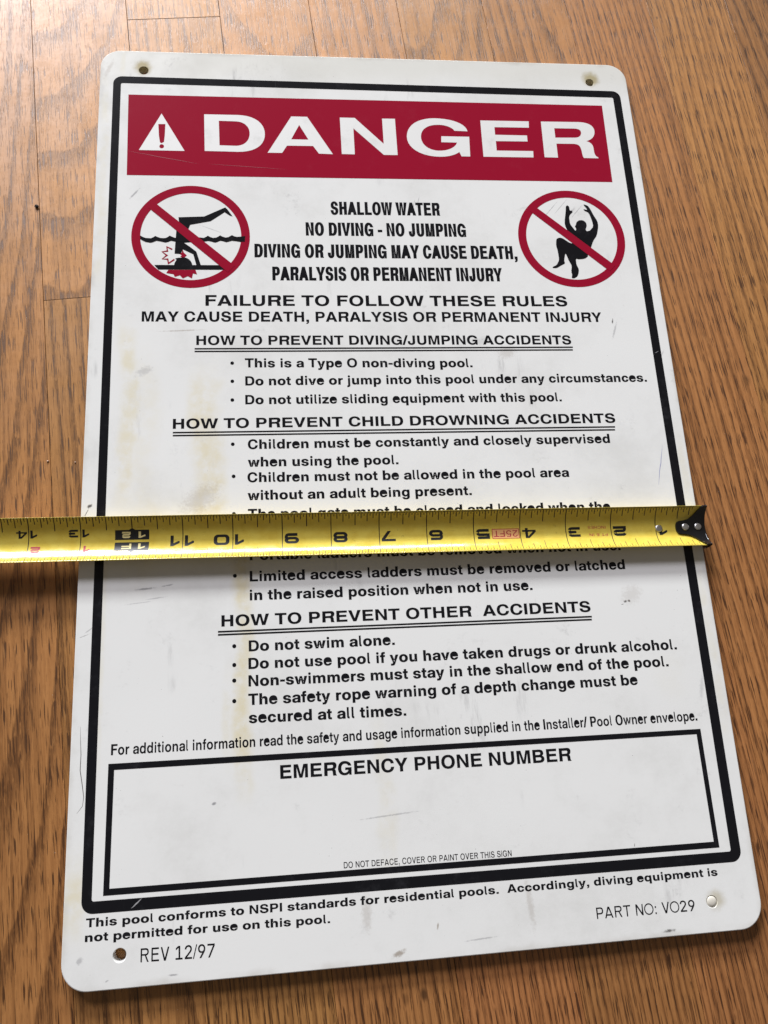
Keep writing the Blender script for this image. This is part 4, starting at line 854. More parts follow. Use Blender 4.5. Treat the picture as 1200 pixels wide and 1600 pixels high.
DANGER = [[[(61.54, -45.13), (81.2, -45.14), (84.16, -45.3), (86.85, -45.77), (89.27, -46.54), (91.4, -47.58), (93.23, -48.87), (94.75, -50.4), (95.94, -52.15), (96.79, -54.1), (97.3, -56.23), (97.44, -58.52), (97.23, -60.76), (96.7, -62.82), (95.85, -64.68), (94.68, -66.34), (93.21, -67.78), (91.45, -68.99), (89.38, -69.95), (87.04, -70.66), (84.41, -71.11), (81.51, -71.27), (61.91, -71.02)], [(70.21, -49.58), (80.09, -49.73), (81.63, -49.87), (83.03, -50.2), (84.27, -50.71), (85.36, -51.39), (86.28, -52.22), (87.05, -53.2), (87.65, -54.29), (88.07, -55.5), (88.32, -56.81), (88.39, -58.21), (88.29, -59.64), (88.03, -61), (87.6, -62.27), (87, -63.42), (86.25, -64.45), (85.34, -65.34), (84.28, -66.06), (83.06, -66.6), (81.69, -66.96), (80.16, -67.1), (70.59, -66.91)]],
          [[(113.49, -45.37), (123.15, -45.39), (137.77, -71.86), (129.39, -71.63), (126.09, -66.3), (110.46, -66.36), (107.42, -71.54), (98.82, -71.57)], [(118.15, -51.42), (123.4, -61.83), (113.07, -61.79)]],
          [[(143.04, -45.41), (152.16, -45.45), (169.01, -63.86), (169.04, -45.56), (177.03, -45.49), (177.11, -71.76), (168.67, -71.79), (151.02, -53.13), (151.03, -71.73), (143.14, -71.63)]],
          [[(221.91, -53.62), (213.7, -53.4), (213.23, -52.68), (212.61, -52), (211.84, -51.38), (210.94, -50.83), (209.92, -50.34), (208.79, -49.94), (207.57, -49.62), (206.26, -49.39), (204.87, -49.27), (203.43, -49.25), (201.47, -49.4), (199.69, -49.74), (198.09, -50.26), (196.68, -50.95), (195.47, -51.8), (194.45, -52.79), (193.63, -53.92), (193.01, -55.17), (192.59, -56.53), (192.38, -57.99), (192.4, -59.69), (192.7, -61.29), (193.26, -62.77), (194.07, -64.11), (195.12, -65.29), (196.39, -66.29), (197.87, -67.1), (199.55, -67.69), (201.43, -68.04), (203.47, -68.13), (205.05, -68.03), (206.56, -67.79), (208.01, -67.41), (209.37, -66.92), (210.62, -66.32), (211.74, -65.62), (212.72, -64.83), (213.53, -63.95), (214.16, -63.01), (214.59, -62), (204.74, -61.94), (205.07, -57.58), (222.6, -57.59), (222.04, -71.96), (216.61, -71.93), (215.51, -68.82), (214.55, -69.51), (213.51, -70.12), (212.38, -70.67), (211.18, -71.15), (209.92, -71.55), (208.59, -71.88), (207.21, -72.14), (205.78, -72.32), (204.31, -72.42), (202.81, -72.45), (199.39, -72.26), (196.24, -71.73), (193.37, -70.89), (190.81, -69.76), (188.59, -68.36), (186.74, -66.72), (185.29, -64.85), (184.26, -62.8), (183.69, -60.56), (183.59, -58.18), (183.95, -55.79), (184.67, -53.59), (185.75, -51.61), (187.17, -49.85), (188.89, -48.31), (190.91, -47.02), (193.2, -45.98), (195.75, -45.21), (198.52, -44.7), (201.51, -44.48), (204.97, -44.58), (208.16, -44.91), (211.07, -45.43), (213.67, -46.15), (215.95, -47.04), (217.88, -48.09), (219.47, -49.29), (220.67, -50.62), (221.49, -52.07), (221.91, -53.62)]],
          [[(230.67, -45.37), (261.7, -45.28), (261.31, -50.03), (239.24, -50.14), (239.17, -55.76), (259.52, -55.85), (259.4, -60.26), (239.18, -60.42), (239.1, -67.31), (262.24, -67.25), (261.97, -71.88), (230.33, -71.94)]],
          [[(269.55, -45.23), (293.88, -45.04), (295.75, -45.11), (297.46, -45.34), (298.98, -45.73), (300.31, -46.26), (301.43, -46.94), (302.34, -47.76), (303.02, -48.73), (303.47, -49.83), (303.67, -51.07), (303.62, -52.43), (303.42, -53.49), (303.11, -54.45), (302.69, -55.32), (302.18, -56.11), (301.58, -56.81), (300.9, -57.44), (300.13, -57.98), (299.29, -58.45), (298.39, -58.86), (297.42, -59.19), (298.28, -59.52), (299.01, -59.89), (299.64, -60.3), (300.16, -60.77), (300.58, -61.28), (300.91, -61.84), (301.15, -62.46), (301.32, -63.12), (301.41, -63.84), (301.44, -64.62), (301.43, -65.59), (301.44, -66.49), (301.48, -67.33), (301.57, -68.09), (301.71, -68.77), (301.92, -69.38), (302.19, -69.91), (302.55, -70.35), (303, -70.71), (303.55, -70.99), (303.69, -71.78), (294.31, -71.69), (294.06, -71.18), (293.87, -70.62), (293.73, -70.02), (293.64, -69.37), (293.58, -68.69), (293.53, -68), (293.48, -67.29), (293.43, -66.58), (293.36, -65.87), (293.25, -65.18), (293.11, -64.36), (292.89, -63.65), (292.6, -63.06), (292.22, -62.56), (291.77, -62.17), (291.23, -61.86), (290.62, -61.63), (289.93, -61.49), (289.17, -61.41), (288.32, -61.4), (277.77, -61.48), (277.63, -71.73), (269.05, -71.62)], [(277.7, -50.05), (290.9, -50.01), (291.73, -50.07), (292.45, -50.19), (293.07, -50.37), (293.6, -50.62), (294.02, -50.92), (294.35, -51.29), (294.58, -51.71), (294.72, -52.19), (294.77, -52.73), (294.74, -53.31), (294.62, -53.94), (294.41, -54.5), (294.13, -55.01), (293.77, -55.46), (293.35, -55.84), (292.85, -56.17), (292.3, -56.42), (291.69, -56.61), (291.02, -56.74), (290.3, -56.79), (277.59, -57.06)]]]
bm = bmesh.new()
for g in DANGER:
    fill(bm, g, .09)
part('header_lettering', bm, M_FILL, header)
TRI = [[(36.57, -45.22), (50.27, -71.27), (23.95, -71.12)], [(34.83, -52.76), (38.92, -52.66), (38.67, -60.79), (38.29, -65.27), (36.9, -66.2), (35.97, -65.55), (35.27, -60.86)], [(38.38, -68.31), (38.28, -68.87), (37.99, -69.35), (37.55, -69.68), (37.03, -69.8), (36.51, -69.7), (36.06, -69.39), (35.76, -68.92), (35.65, -68.36), (35.74, -67.8), (36.03, -67.31), (36.47, -66.99), (36.99, -66.86), (37.51, -66.96), (37.96, -67.27), (38.26, -67.75)]]
bm = bmesh.new()
fill(bm, TRI, .09)
part('warning_triangle', bm, M_FILL, header)

# printed lines
LINES = [
    ('warning_text', 'SHALLOW WATER', 'K', 134.81, -113.63, 200.23, -113.79, 8.8, None, None),
    ('warning_text', 'NO DIVING - NO JUMPING', 'K', 119.86, -127.75, 215.16, -128.08, 8.8, None, None),
    ('warning_text', 'DIVING OR JUMPING MAY CAUSE DEATH,', 'K', 90.1, -142.13, 244.64, -143.07, 8.8, None, None),
    ('warning_text', 'PARALYSIS OR PERMANENT INJURY', 'K', 99.98, -156.95, 234.25, -157.79, 8.8, None, None),
    ('consequence_text', 'FAILURE TO FOLLOW THESE RULES', 'B', 62.52, -172.82, 271.49, -174.23, 6.66, None, None),
    ('consequence_text', 'MAY CAUSE DEATH, PARALYSIS OR PERMANENT INJURY', 'B', 27.98, -182.29, 291.17, -184.54, 6.18, None, None),
    ('heading_text', 'HOW TO PREVENT DIVING/JUMPING ACCIDENTS', 'B', 57.62, -196.79, 270.83, -198.71, 5.65, None, [((56.7, -199.09), (271.37, -200.54)), ((56.7, -200.71), (271.17, -202.24))]),
    ('rule_text', 'This is a Type O non-diving pool.', 'B', 83.92, -210.56, 211.31, -212.25, 5.42, (77, -207.91), None),
    ('rule_text', 'Do not dive or jump into this pool under any circumstances.', 'B', 84, -221.31, 312.92, -222.75, 5.42, (77.03, -218.71), None),
    ('rule_text', 'Do not utilize sliding equipment with this pool.', 'B', 83.88, -232.33, 260.92, -233.94, 5.42, (76.95, -229.7), None),
    ('heading_text', 'HOW TO PREVENT CHILD DROWNING ACCIDENTS', 'B', 45.56, -245.6, 290.7, -247.48, 5.65, None, [((45.59, -247.77), (289.98, -250.01)), ((45.61, -249.47), (289.74, -251.74))]),
    ('rule_text', 'Children must be constantly and closely supervised', 'B', 84.95, -258.02, 285.88, -259.47, 5.42, (77.01, -255.04), None),
    ('rule_text', 'when using the pool.', 'B', 84.83, -267.92, 165.47, -268.72, 5.42, None, None),
    ('rule_text', 'Children must not be allowed in the pool area', 'B', 84.53, -276.5, 259.82, -278.62, 5.42, (77.32, -273.03), None),
    ('rule_text', 'without an adult being present.', 'B', 84.51, -286.32, 204.37, -287.28, 5.42, None, None),
    ('rule_text', 'The pool gate must be closed and locked when the', 'B', 84.55, -296.54, 280.89, -298.67, 5.42, (77.33, -293.53), None),
    ('rule_text', 'Portable ladders must be removed when not in use.', 'B', 85.27, -318.46, 283.5, -320.76, 5.42, (77.66, -315.64), None),
    ('rule_text', 'Limited access ladders must be removed or latched', 'B', 85.07, -329.45, 284.54, -331.23, 5.42, (77.58, -326.2), None),
    ('rule_text', 'in the raised position when not in use.', 'B', 84.94, -339.1, 232.41, -340.24, 5.42, None, None),
    ('heading_text', 'HOW TO PREVENT OTHER  ACCIDENTS', 'B', 70.73, -351.67, 262.59, -353.09, 5.65, None, [((69.02, -354.2), (262.74, -355.69)), ((69.01, -355.72), (262.54, -357.22))]),
    ('rule_text', 'Do not swim alone.', 'B', 84.12, -364.64, 157.63, -365.06, 5.42, (76.99, -361.69), None),
    ('rule_text', 'Do not use pool if you have taken drugs or drunk alcohol.', 'B', 83.89, -373.29, 306.78, -374.94, 5.42, (76.92, -370.92), None),
    ('rule_text', 'Non-swimmers must stay in the shallow end of the pool.', 'B', 83.79, -381.71, 300.87, -383.39, 5.42, (76.86, -378.49), None),
    ('rule_text', 'The safety rope warning of a depth change must be', 'B', 83.58, -390.62, 282.89, -391.81, 5.42, (76.79, -388.31), None),
    ('rule_text', 'secured at all times.', 'B', 83.7, -399.2, 161.29, -400.12, 5.42, None, None),
    ('information_text', 'For additional information read the safety and usage information supplied in the Installer/ Pool Owner envelope.', 'M', 18.79, -410.02, 312.02, -411.37, 4.97, None, None),
    ('phone_heading_text', 'EMERGENCY PHONE NUMBER', 'B', 98.37, -425.91, 243.04, -426.78, 6.26, None, None),
    ('caution_text', 'DO NOT DEFACE, COVER OR PAINT OVER THIS SiGN', 'R', 127.17, -467.73, 208.19, -468.38, 2.67, None, None),
    ('standards_text', 'This pool conforms to NSPI standards for residential pools.  Accordingly, diving equipment is', 'B', 10.13, -483.55, 310.17, -484.78, 3.65, None, None),
    ('standards_text', 'not permitted for use on this pool.', 'B', 9.95, -489.46, 119.8, -490.51, 3.65, None, None),
    ('revision_text', 'REV 12/97', 'L', 34.49, -499.64, 67.23, -500.28, 5.57, None, None),
    ('part_number_text', 'PART NO: VO29', 'L', 246.87, -499.02, 296.17, -499.4, 4.88, None, None)]
for (kind, text, st, x0, y0, x1, y1, cap, dot, rules) in LINES:
    bm = text_bm(text, st, x0, y0, x1, y1, cap, .05)
    if dot:
        fill(bm, [circle(dot[0], dot[1], 1.0, 16)], .05)
    o = part(kind, bm, M_BLACK, None, ('line reading ' + text)[:90])
    if rules:
        bm = bmesh.new()
        for (a, c) in rules:
            w = .42
            fill(bm, [[(a[0], a[1] - w), (c[0], c[1] - w), (c[0], c[1] + w), (a[0], a[1] + w)]], .05)
        part('double_underline', bm, M_BLACK, o)

# the two prohibition symbols
PIC = {'slash_d': [(30.23, -110.06), (33.81, -106.68), (78.86, -147.7), (75.07, -151.86)],
       'diver': [(47.19, -116.2), (61.75, -115.56), (73.7, -109.4), (74.97, -110.73), (77.83, -115.34), (76.23, -114.83), (73.36, -112.62), (65.38, -118.64), (53.79, -121.1), (52.56, -124.63), (56.25, -132.29), (50.37, -132.89), (53.89, -135.56), (57.41, -138.66), (59.95, -147.43), (57.46, -147.44), (55.67, -140.26), (49.9, -137.17), (48.5, -140.13), (45.26, -139.85), (45.72, -130.88), (46.14, -123.58), (47.61, -120.63)],
       'head': [(45.17, -147.88), (45.15, -146.66), (45.47, -145.58), (45.97, -144.6), (46.48, -143.87), (45.61, -143.01), (47.28, -142.58), (48.81, -142.47), (49.8, -142.3), (50.8, -142.34), (51.78, -142.6), (52.69, -143.07), (53.5, -143.72), (54.18, -144.53), (54.71, -145.47), (55.05, -146.5), (55.21, -147.59), (55.34, -147.87)],
       'bed': [(34.17, -147.18), (72.27, -147.28), (74.14, -150.15), (36.43, -150.02)],
       'water': [(25.99, -128.3), (27.5, -129.23), (29.07, -129.88), (31.99, -130.08), (33.41, -129.35), (34.33, -128.54), (35.58, -129.19), (37.15, -129.83), (38.71, -129.97), (40.27, -129.82), (41.51, -129.08), (42.43, -128.28), (43.69, -129), (45.58, -129.79), (50.59, -129.76), (55.61, -129.52), (59.39, -129.43), (61.59, -129.71), (62.85, -128.97), (63.8, -128.23), (65.06, -129.03), (66.64, -129.68), (68.54, -129.45), (69.81, -128.71), (70.76, -127.97), (72.02, -128.77), (73.92, -129.42), (75.51, -129.05), (77.42, -127.79), (78.69, -128.51), (80.28, -128.95), (82.51, -128.71), (85, -128.33), (84.7, -132.08), (82.16, -132.16), (79.62, -131.66), (77.4, -131.38), (75.81, -131.9), (74.23, -132.35), (72.33, -131.7), (70.75, -131.41), (69.48, -132.08), (67.9, -132.67), (65.69, -131.95), (64.12, -131.59), (61.6, -131.97), (55.62, -132), (50.61, -132.02), (45.61, -132.12), (43.1, -131.55), (41.55, -132.35), (40, -132.72), (37.5, -132.08), (35, -131.59), (33.46, -132.39), (31.92, -132.91), (29.12, -132.41), (27.55, -131.55), (26.11, -130.62)],
       'burst1': [(44.09, -136.77), (40.58, -135.04), (40.85, -137.88), (37.93, -138.6), (40.37, -141.02), (38.06, -143.45), (41.18, -143.9), (41.69, -146.82), (45.47, -143.98), (45.01, -143.2), (42.17, -145.51), (41.86, -143), (38.78, -143.18), (41.73, -141.01), (38.77, -138.85), (41.79, -138.68), (41.24, -136.04), (43.75, -137.61)],
       'burst2': [(49.72, -137.39), (50.42, -139.26), (52.06, -140.99), (50.2, -142.86), (48.45, -141.72), (49.31, -140.99), (48.19, -140.13), (49.3, -139.19)],
       'burst3': [(41.98, -150.3), (56.97, -150.29), (57.85, -153.14), (55.56, -152.57), (55.02, -155.69), (52.65, -154.28), (50.01, -155.69), (48.32, -153.71), (45.55, -154.7), (44.79, -153), (40.78, -152.29)],
       'slash_j': [(255.48, -110), (258.81, -106.64), (304.16, -147.33), (300.3, -151.1)],
       'jumper': [(278.6, -106.43), (279.23, -106), (279.64, -106), (280.24, -106.42), (280.47, -107.17), (280.55, -109.01), (280.83, -109.62), (281.6, -109.61), (281.94, -109.8), (282.17, -110.4), (281.84, -110.97), (280.64, -112.09), (280.1, -112.8), (279.71, -113.82), (279.58, -115.1), (279.59, -117.89), (279.88, -119.34), (280.76, -120.89), (281.31, -121.85), (282.1, -123.19), (282.48, -123.5), (282.84, -123.08), (282.96, -122.64), (282.95, -121.76), (282.82, -121.31), (282.42, -120.85), (282.46, -120.46), (283.01, -119.74), (283.3, -119.13), (283.63, -118.03), (284.09, -117.37), (285.15, -116.52), (286.02, -116.23), (287.55, -116.22), (288.4, -116.54), (289.43, -117.5), (289.82, -118.25), (289.96, -119.52), (289.78, -120.46), (289.08, -122.03), (288.97, -122.83), (289.32, -123.67), (289.84, -123.85), (291.07, -123.54), (291.98, -122.88), (293.5, -121.18), (293.95, -119.84), (293.79, -117.51), (293.47, -115.57), (292.65, -112.09), (291.85, -110.65), (290.26, -109.81), (289.62, -109.3), (289.28, -108.62), (289.67, -108.53), (291.15, -108.95), (291.59, -108.84), (291.41, -108.12), (291.1, -107.52), (290.35, -106.46), (290.01, -105.89), (289.75, -105.25), (290.2, -105.21), (291.83, -105.75), (292.68, -106.53), (293.61, -108.32), (294.14, -109.63), (294.83, -111.76), (295.46, -113.32), (296.67, -115.86), (297.11, -117.41), (297.21, -119.53), (296.87, -121.58), (295.73, -125.59), (294.8, -127.63), (293.15, -129.73), (292.2, -131.41), (290.99, -134.33), (290.08, -136.2), (288.55, -138.9), (288.05, -140.08), (288.06, -140.9), (287.58, -141.48), (286.15, -142.39), (284.96, -142.78), (282.86, -143.03), (281.77, -143), (280.61, -142.68), (280.22, -143.39), (280.22, -145.85), (280.45, -147.36), (281.18, -149.4), (281.16, -150.92), (280.4, -153.45), (279.67, -154.61), (278.24, -155.58), (277.44, -155.85), (276.45, -155.69), (276.25, -155.2), (276.63, -153.91), (276.68, -153.07), (276.46, -151.85), (276.56, -150.62), (277.08, -148.18), (276.96, -146.68), (276.08, -144.63), (275.62, -143.26), (275.12, -141.21), (274.8, -140.19), (274.36, -139.2), (273.95, -139.89), (273.17, -142.94), (273, -144.33), (273.23, -145.48), (272.86, -146.09), (271.51, -146.79), (270.38, -147.43), (268.37, -148.66), (267.19, -149.03), (265.63, -148.9), (265.22, -148.7), (265.54, -148.21), (266.1, -147.84), (267.48, -147.23), (268.34, -146.35), (269.55, -144.3), (269.91, -142.32), (269.77, -138.41), (269.6, -136.41), (269.24, -134.35), (269.25, -132.8), (269.62, -130.22), (270.14, -129.15), (271.31, -128.52), (272.12, -128.4), (273.41, -128.69), (274.76, -129.52), (277.52, -131.71), (278.99, -132.26), (280.65, -131.71), (281.01, -130.83), (280.43, -128.75), (279.76, -127.39), (278.34, -125.39), (277.51, -123.64), (276.46, -120.41), (276.26, -118.42), (276.74, -115.67), (277.13, -113.69), (277.82, -110.5), (278.12, -108.86), (278.32, -107.15)]}


def prohibition(name, cx, cy, R, r, slash, black_name, label):
    ring = shape(name, [[circle(cx, cy, R, 96), circle(cx, cy, r, 96)[::-1]]], M_RED, .06, None, label)
    shape('slash', [[slash]], M_RED, .13, ring)
    return ring


ring = prohibition('no_diving_symbol', 54.35, -128.4, 33.3, 28.35, PIC['slash_d'], 'diver', 'red ring crossed over a diver hitting the bottom')
shape('diver_figure', [[PIC['diver']]], M_BLACK, .08, ring)
shape('diver_head', [[PIC['head']]], M_BLACK, .095, ring)
shape('pool_floor_line', [[PIC['bed']]], M_BLACK, .107, ring)
shape('water_line', [[PIC['water']]], M_BLACK, .12, ring)
shape('impact_burst', [[PIC['burst1']], [PIC['burst2']], [PIC['burst3']]], M_RED, .07, ring)
ring = prohibition('no_jumping_symbol', 279.6, -128.6, 33.1, 28.15, PIC['slash_j'], 'jumper', 'red ring crossed over a jumping person')
shape('jumper_figure', [[PIC['jumper']]], M_BLACK, .08, ring)


# marks of use
def sliver(pts, w, z, bm):
    """a scratch that tapers to both ends"""
    P = [Vector(p) for p in pts]
    n = len(P)
    L, R = [], []
    for i in range(n):
        d = (P[min(i + 1, n - 1)] - P[max(i - 1, 0)]).normalized()
        m = Vector((-d.y, d.x)) * w * .5 * max(.12, math.sin(math.pi * (i + .3) / (n - .4)))
        L.append(tuple(P[i] + m))
        R.append(tuple(P[i] - m))
    fill(bm, [L + R[::-1]], z)


def curve(a, b, n, wob, rng):
    return [(a[0] + (b[0] - a[0]) * k / n + rng.gauss(0, wob), a[1] + (b[1] - a[1]) * k / n + rng.gauss(0, wob)) for k in range(n + 1)]


rng = random.Random(5)
for a, b, w, on in (((29.9, -477.2), (34.6, -473.4), .6, 'border'), ((320.2, -205), (322.8, -203.6), .24, 'border'),
                    ((18, -72), (58, -80), .2, 'header'), ((64, -80), (110, -83), .16, 'header')):
    bm = bmesh.new()
    sliver(curve(a, b, 7, .05, rng), w, .10, bm)
    part('scratch', bm, M_SCUFF if on == 'border' else M_PINK)
bm = bmesh.new()
sliver([(4.2, -396), (4.5, -402), (5.0, -409), (4.9, -416), (6.2, -423), (7.0, -428), (6.6, -432), (4.2, -435)], .34, .03, bm)
part('hairline_crack', bm, M_DARKSC)
bm = bmesh.new()
sliver(curve((316.2, -261.5), (310.2, -285), 9, .07, rng), .38, .05, bm)
part('pen_stroke', bm, M_PEN)

# ------------------------------------------------------------------ the tape measure, laid across with its hook over the right edge
TO = Vector(((329.96, -309.87, 0))) * MM
TD = Vector(((-25.311, 0.354, 0))) * MM                 # one inch along the tape, away from the hook
TDn = TD.normalized()
IN = TD.length
TN = Vector((-TDn.y, TDn.x, 0))          # towards the viewer's side of the blade
if TN.y > 0:
    TN = -TN
HALF = .896
RAD = 25.4 * MM / (2 * HALF)
tape = empty('tape_measure', TO + TD * 7, 'yellow steel tape measure blade with black hook laid across the sign', 'tape measure')
TINV = Matrix.Translation(-Vector(tape.location))
Z0 = .25 * MM


def tpos(s, v, h=0.0):
    """s inches from the hook, v across the arc (0 far edge .. 1 near edge), h metres off the surface"""
    hf = .915 - .006 * s                 # the blade flattens away from the hook
    rad = 25.4 * MM / (2 * hf)
    a = (v - .5) * 2 * hf
    p = TO + TD * s + TN * (rad - h) * math.sin(a)
    p = p + Vector((0, 0, Z0 + .00006 * s + rad - (rad - h) * math.cos(a)))
    return p


def tpart(name, bm, mat, parent=None, label=None, smooth=False):
    o = bm_obj(name, bm, mat, parent or tape, smooth)
    o.matrix_parent_inverse = TINV if parent is None else Matrix.Identity(4)
    if label:
        o['label'] = label
    return o


def wrap(bm, h):
    """flat (s, v) drawing -> the curved blade: cut across v, then bend"""
    for k in range(1, 32):
        bmesh.ops.bisect_plane(bm, geom=bm.verts[:] + bm.edges[:] + bm.faces[:], dist=1e-9, plane_co=(0, k / 32, 0), plane_no=(0, 1, 0))
    for v in bm.verts:
        v.co = tpos(v.co.x, v.co.y, h + v.co.z)
    bmesh.ops.recalc_face_normals(bm, faces=bm.faces)
    for f in bm.faces:
        if f.normal.z < 0:
            f.normal_flip()
    return bm


def flat(loops_list, bm=None):
    bm = bm or bmesh.new()
    for k, loops in enumerate(loops_list):
        fill(bm, [[(x / MM, y / MM) for x, y in lp] for lp in loops], 0)
    return bm


# blade
bm = bmesh.new()
SL = [-.03 + k * .25 for k in range(0, 71)]
grid = []
for lay_h in (0.0, -.12 * MM):
    grid.append([[bm.verts.new(tpos(s, j / 24, lay_h)) for j in range(25)] for s in SL])
for gi, g in enumerate(grid):
    for a, c in zip(g, g[1:]):
        for j in range(24):
            bm.faces.new((a[j], a[j + 1], c[j + 1], c[j]) if gi else (c[j], c[j + 1], a[j + 1], a[j]))
for j in (0, 24):
    for k in range(len(SL) - 1):
        bm.faces.new((grid[0][k][j], grid[0][k + 1][j], grid[1][k + 1][j], grid[1][k][j]))
bmesh.ops.recalc_face_normals(bm, faces=bm.faces)
tpart('blade', bm, M_YEL, None, None, True)

# graduations
bm = bmesh.new()
quads = []
for n in range(1, 17 * 32):
    s = n / 32
    if n % 2 and s > 12:
        continue
    if n % 32 == 0:
        if n // 32 == 12:
            ln = [(0.0, .29), (.78, 1.0)]
        else:
            ln = [(0.0, 1.0)]
        w = .0105
    else:
        l = .30 if n % 16 == 0 else .22 if n % 8 == 0 else .155 if n % 4 == 0 else .10 if n % 2 == 0 else .05
        w = .009 if n % 4 == 0 else .007
        ln = [(0.0, l), (1 - l * .92, 1.0)]
    for a, c in ln:
        if s < .34 and (a < .5 or c < .99) and s * 2.2 < .4:
            continue
        w2 = w if a < .5 and c < .99 else w * .62
        quads.append([[(s - w, a + .002), (s + w, a + .002), (s + w2, c - .002), (s - w2, c - .002)]] if a < .5 else [[(s - w2, a + .002), (s + w2, a + .002), (s + w2, c - .002), (s - w2, c - .002)]])
tpart('graduations', wrap(flat(quads), .025 * MM), M_TBLK)

# numerals: drawn upright in a unit cell, then turned upside down along the blade (they read from the far side)
def arcpts(cx, cy, rx, ry, a0, a1, n=6):
    return [(cx + rx * math.cos(math.radians(a0 + (a1 - a0) * k / n)), cy + ry * math.sin(math.radians(a0 + (a1 - a0) * k / n))) for k in range(n + 1)]


def rr_path(x0, y0, x1, y1, r):
    return arcpts(x1 - r, y1 - r, r, r, 0, 90) + arcpts(x0 + r, y1 - r, r, r, 90, 180) + arcpts(x0 + r, y0 + r, r, r, 180, 270) + arcpts(x1 - r, y0 + r, r, r, 270, 360)


def digit(d, w=1.0, h=.80, t=.225):
    a = t / 2
    x0, x1, y0, y1 = a, w - a, a, h - a
    ym = h / 2
    r = .17
    box = lambda yb, yt: [rr_path(0, yb, w, yt, r + a), rr_path(t, yb + t * .85, w - t, yt - t * .85, r * .6)[::-1]]
    if d == '0':
        return [box(0, h)]
    if d == '1':
        return [[[(.34, 0), (.52, 0), (.52, h), (.36, h), (0.0, h * .70), (0.0, h * .52), (.06, h * .5), (.34, h * .72)]]]
    if d == '2':
        p = [(x0, y1 - .12)] + arcpts(x0 + r, y1 - r, r, r, 180, 90)[2:] + arcpts(x1 - r, y1 - r, r, r, 90, 0) + arcpts(x1 - r, ym + r - .02, r, r, 0, -90) + \
            arcpts(x0 + r, ym - r - .02, r, r, 90, 180) + [(x0, y0), (x1 + a, y0)]
        return [[thick(p, t * .95)]]
    if d == '3':
        p = [(x0 - .02, y1)] + arcpts(x1 - r, y1 - r * .9, r, r * .9, 90, 0) + arcpts(x1 - r, ym + r * .9, r, r * .9, 0, -90) + [(x0 + .26, ym)]
        q = [(x0 + .5, ym - .002)] + arcpts(x1 - r, ym - r * .9, r, r * .9, 90, 0) + arcpts(x1 - r, y0 + r * .9, r, r * .9, 0, -90) + [(x0 - .02, y0)]
        return [[thick(p, t * .9)], [thick(q, t * .9)]]
    if d == '4':
        return [[[(.58, 0), (.78, 0), (.78, h), (.50, h), (0, .30), (0, .15), (.58, .15)], [(.58, .29), (.58, h - .16), (.22, .29)]],
                [[(.76, .15), (1.0, .15), (1.0, .29), (.76, .29)]]]
    if d == '5':
        p = [(x1 - .0, y1), (x0, y1), (x0, ym + .05), (x1 - r, ym + .05)] + arcpts(x1 - r, ym + .05 - r, r, r, 90, 0)[1:] + arcpts(x1 - r, y0 + r, r, r, 0, -90) + [(x0 - .06, y0)]
        return [[thick(p, t * .95)]]
    if d == '6':
        return [box(0, ym + a), [thick([(x0, ym)] + arcpts(x0 + r, y1 - r, r, r, 180, 90) + [(x1, y1)], t * .95)]]
    if d == '7':
        return [[[(0, h), (w, h), (w, h - .2), (.56, 0), (.32, 0), (.74, h - .19), (0, h - .19)]]]
    if d == '8':
        return [box(0, ym + a), box(ym - a, h)]
    if d == '9':
        return [[[(w - px, h - py) for px, py in lp] for lp in g] for g in digit('6', w, h, t)]


def put_digit(bm, d, s_hi, v_top, sw, vh):
    """the cell ends at s_hi (away from the hook), foot of the digit towards the far edge"""
    gl = digit(d)
    for k, g in enumerate(gl):
        fill(bm, [[((s_hi - sw + x * sw) / MM, (v_top + y / .80 * vh) / MM) for x, y in lp] for lp in g], k * .004)


DW, DH = .295, .225
V0 = .432
for n in range(1, 17):
    if n == 12:
        continue
    bm = bmesh.new()
    if n == 1:
        put_digit(bm, '1', n + .105, V0, .36, DH)
    elif n < 10:
        put_digit(bm, str(n), n - .045, V0, DW, DH)
    elif n < 12:
        put_digit(bm, '1', n + .128, V0, .35, DH)
        if n == 10:
            put_digit(bm, '0', n + .385, V0, .315, DH)
        else:
            put_digit(bm, '1', n + .413, V0, .35, DH)
    else:
        put_digit(bm, '1', n + .09, .272, .25, .160)
        put_digit(bm, str(n)[1], n + .24, .272, .205, .160)
    tpart('numeral', wrap(bm, .03 * MM), M_TBLK)
for n in (13, 14, 15, 16):
    bm = bmesh.new()
    put_digit(bm, str(n - 12), n - .05 if n > 13 else n + .05, .605, .185 if n > 13 else .24, .140)
    tpart('foot_inch_numeral', wrap(bm, .03 * MM), M_TRED, None, 'small red numeral')

# black foot marker 12 / 1F with arrow points
mk = [[[(11.665, .30), (11.935, .30), (12.0, .262), (12.065, .30), (12.335, .30), (12.335, .50), (11.665, .50)]],
      [[(11.665, .552), (12.335, .552), (12.335, .735), (12.06, .735), (12.0, .785), (11.94, .735), (11.665, .735)]]]
marker = tpart('foot_marker', wrap(flat(mk), .03 * MM), M_TBLK)
bm = bmesh.new()
put_digit(bm, '1', 12.0, .335, .26, .13)
put_digit(bm, '2', 12.20, .335, .17, .13)
put_digit(bm, '1', 12.0, .580, .26, .12)
for lp in ([(12.01, .58), (12.05, .58), (12.05, .70), (12.01, .70)], [(12.04, .672), (12.20, .672), (12.20, .70), (12.04, .70)], [(12.04, .625), (12.20, .625), (12.20, .652), (12.04, .652)]):
    fill(bm, [[(x / MM, y / MM) for x, y in lp]], .003)
tpart('marker_lettering', wrap(bm, .055 * MM), M_TPALE, marker)


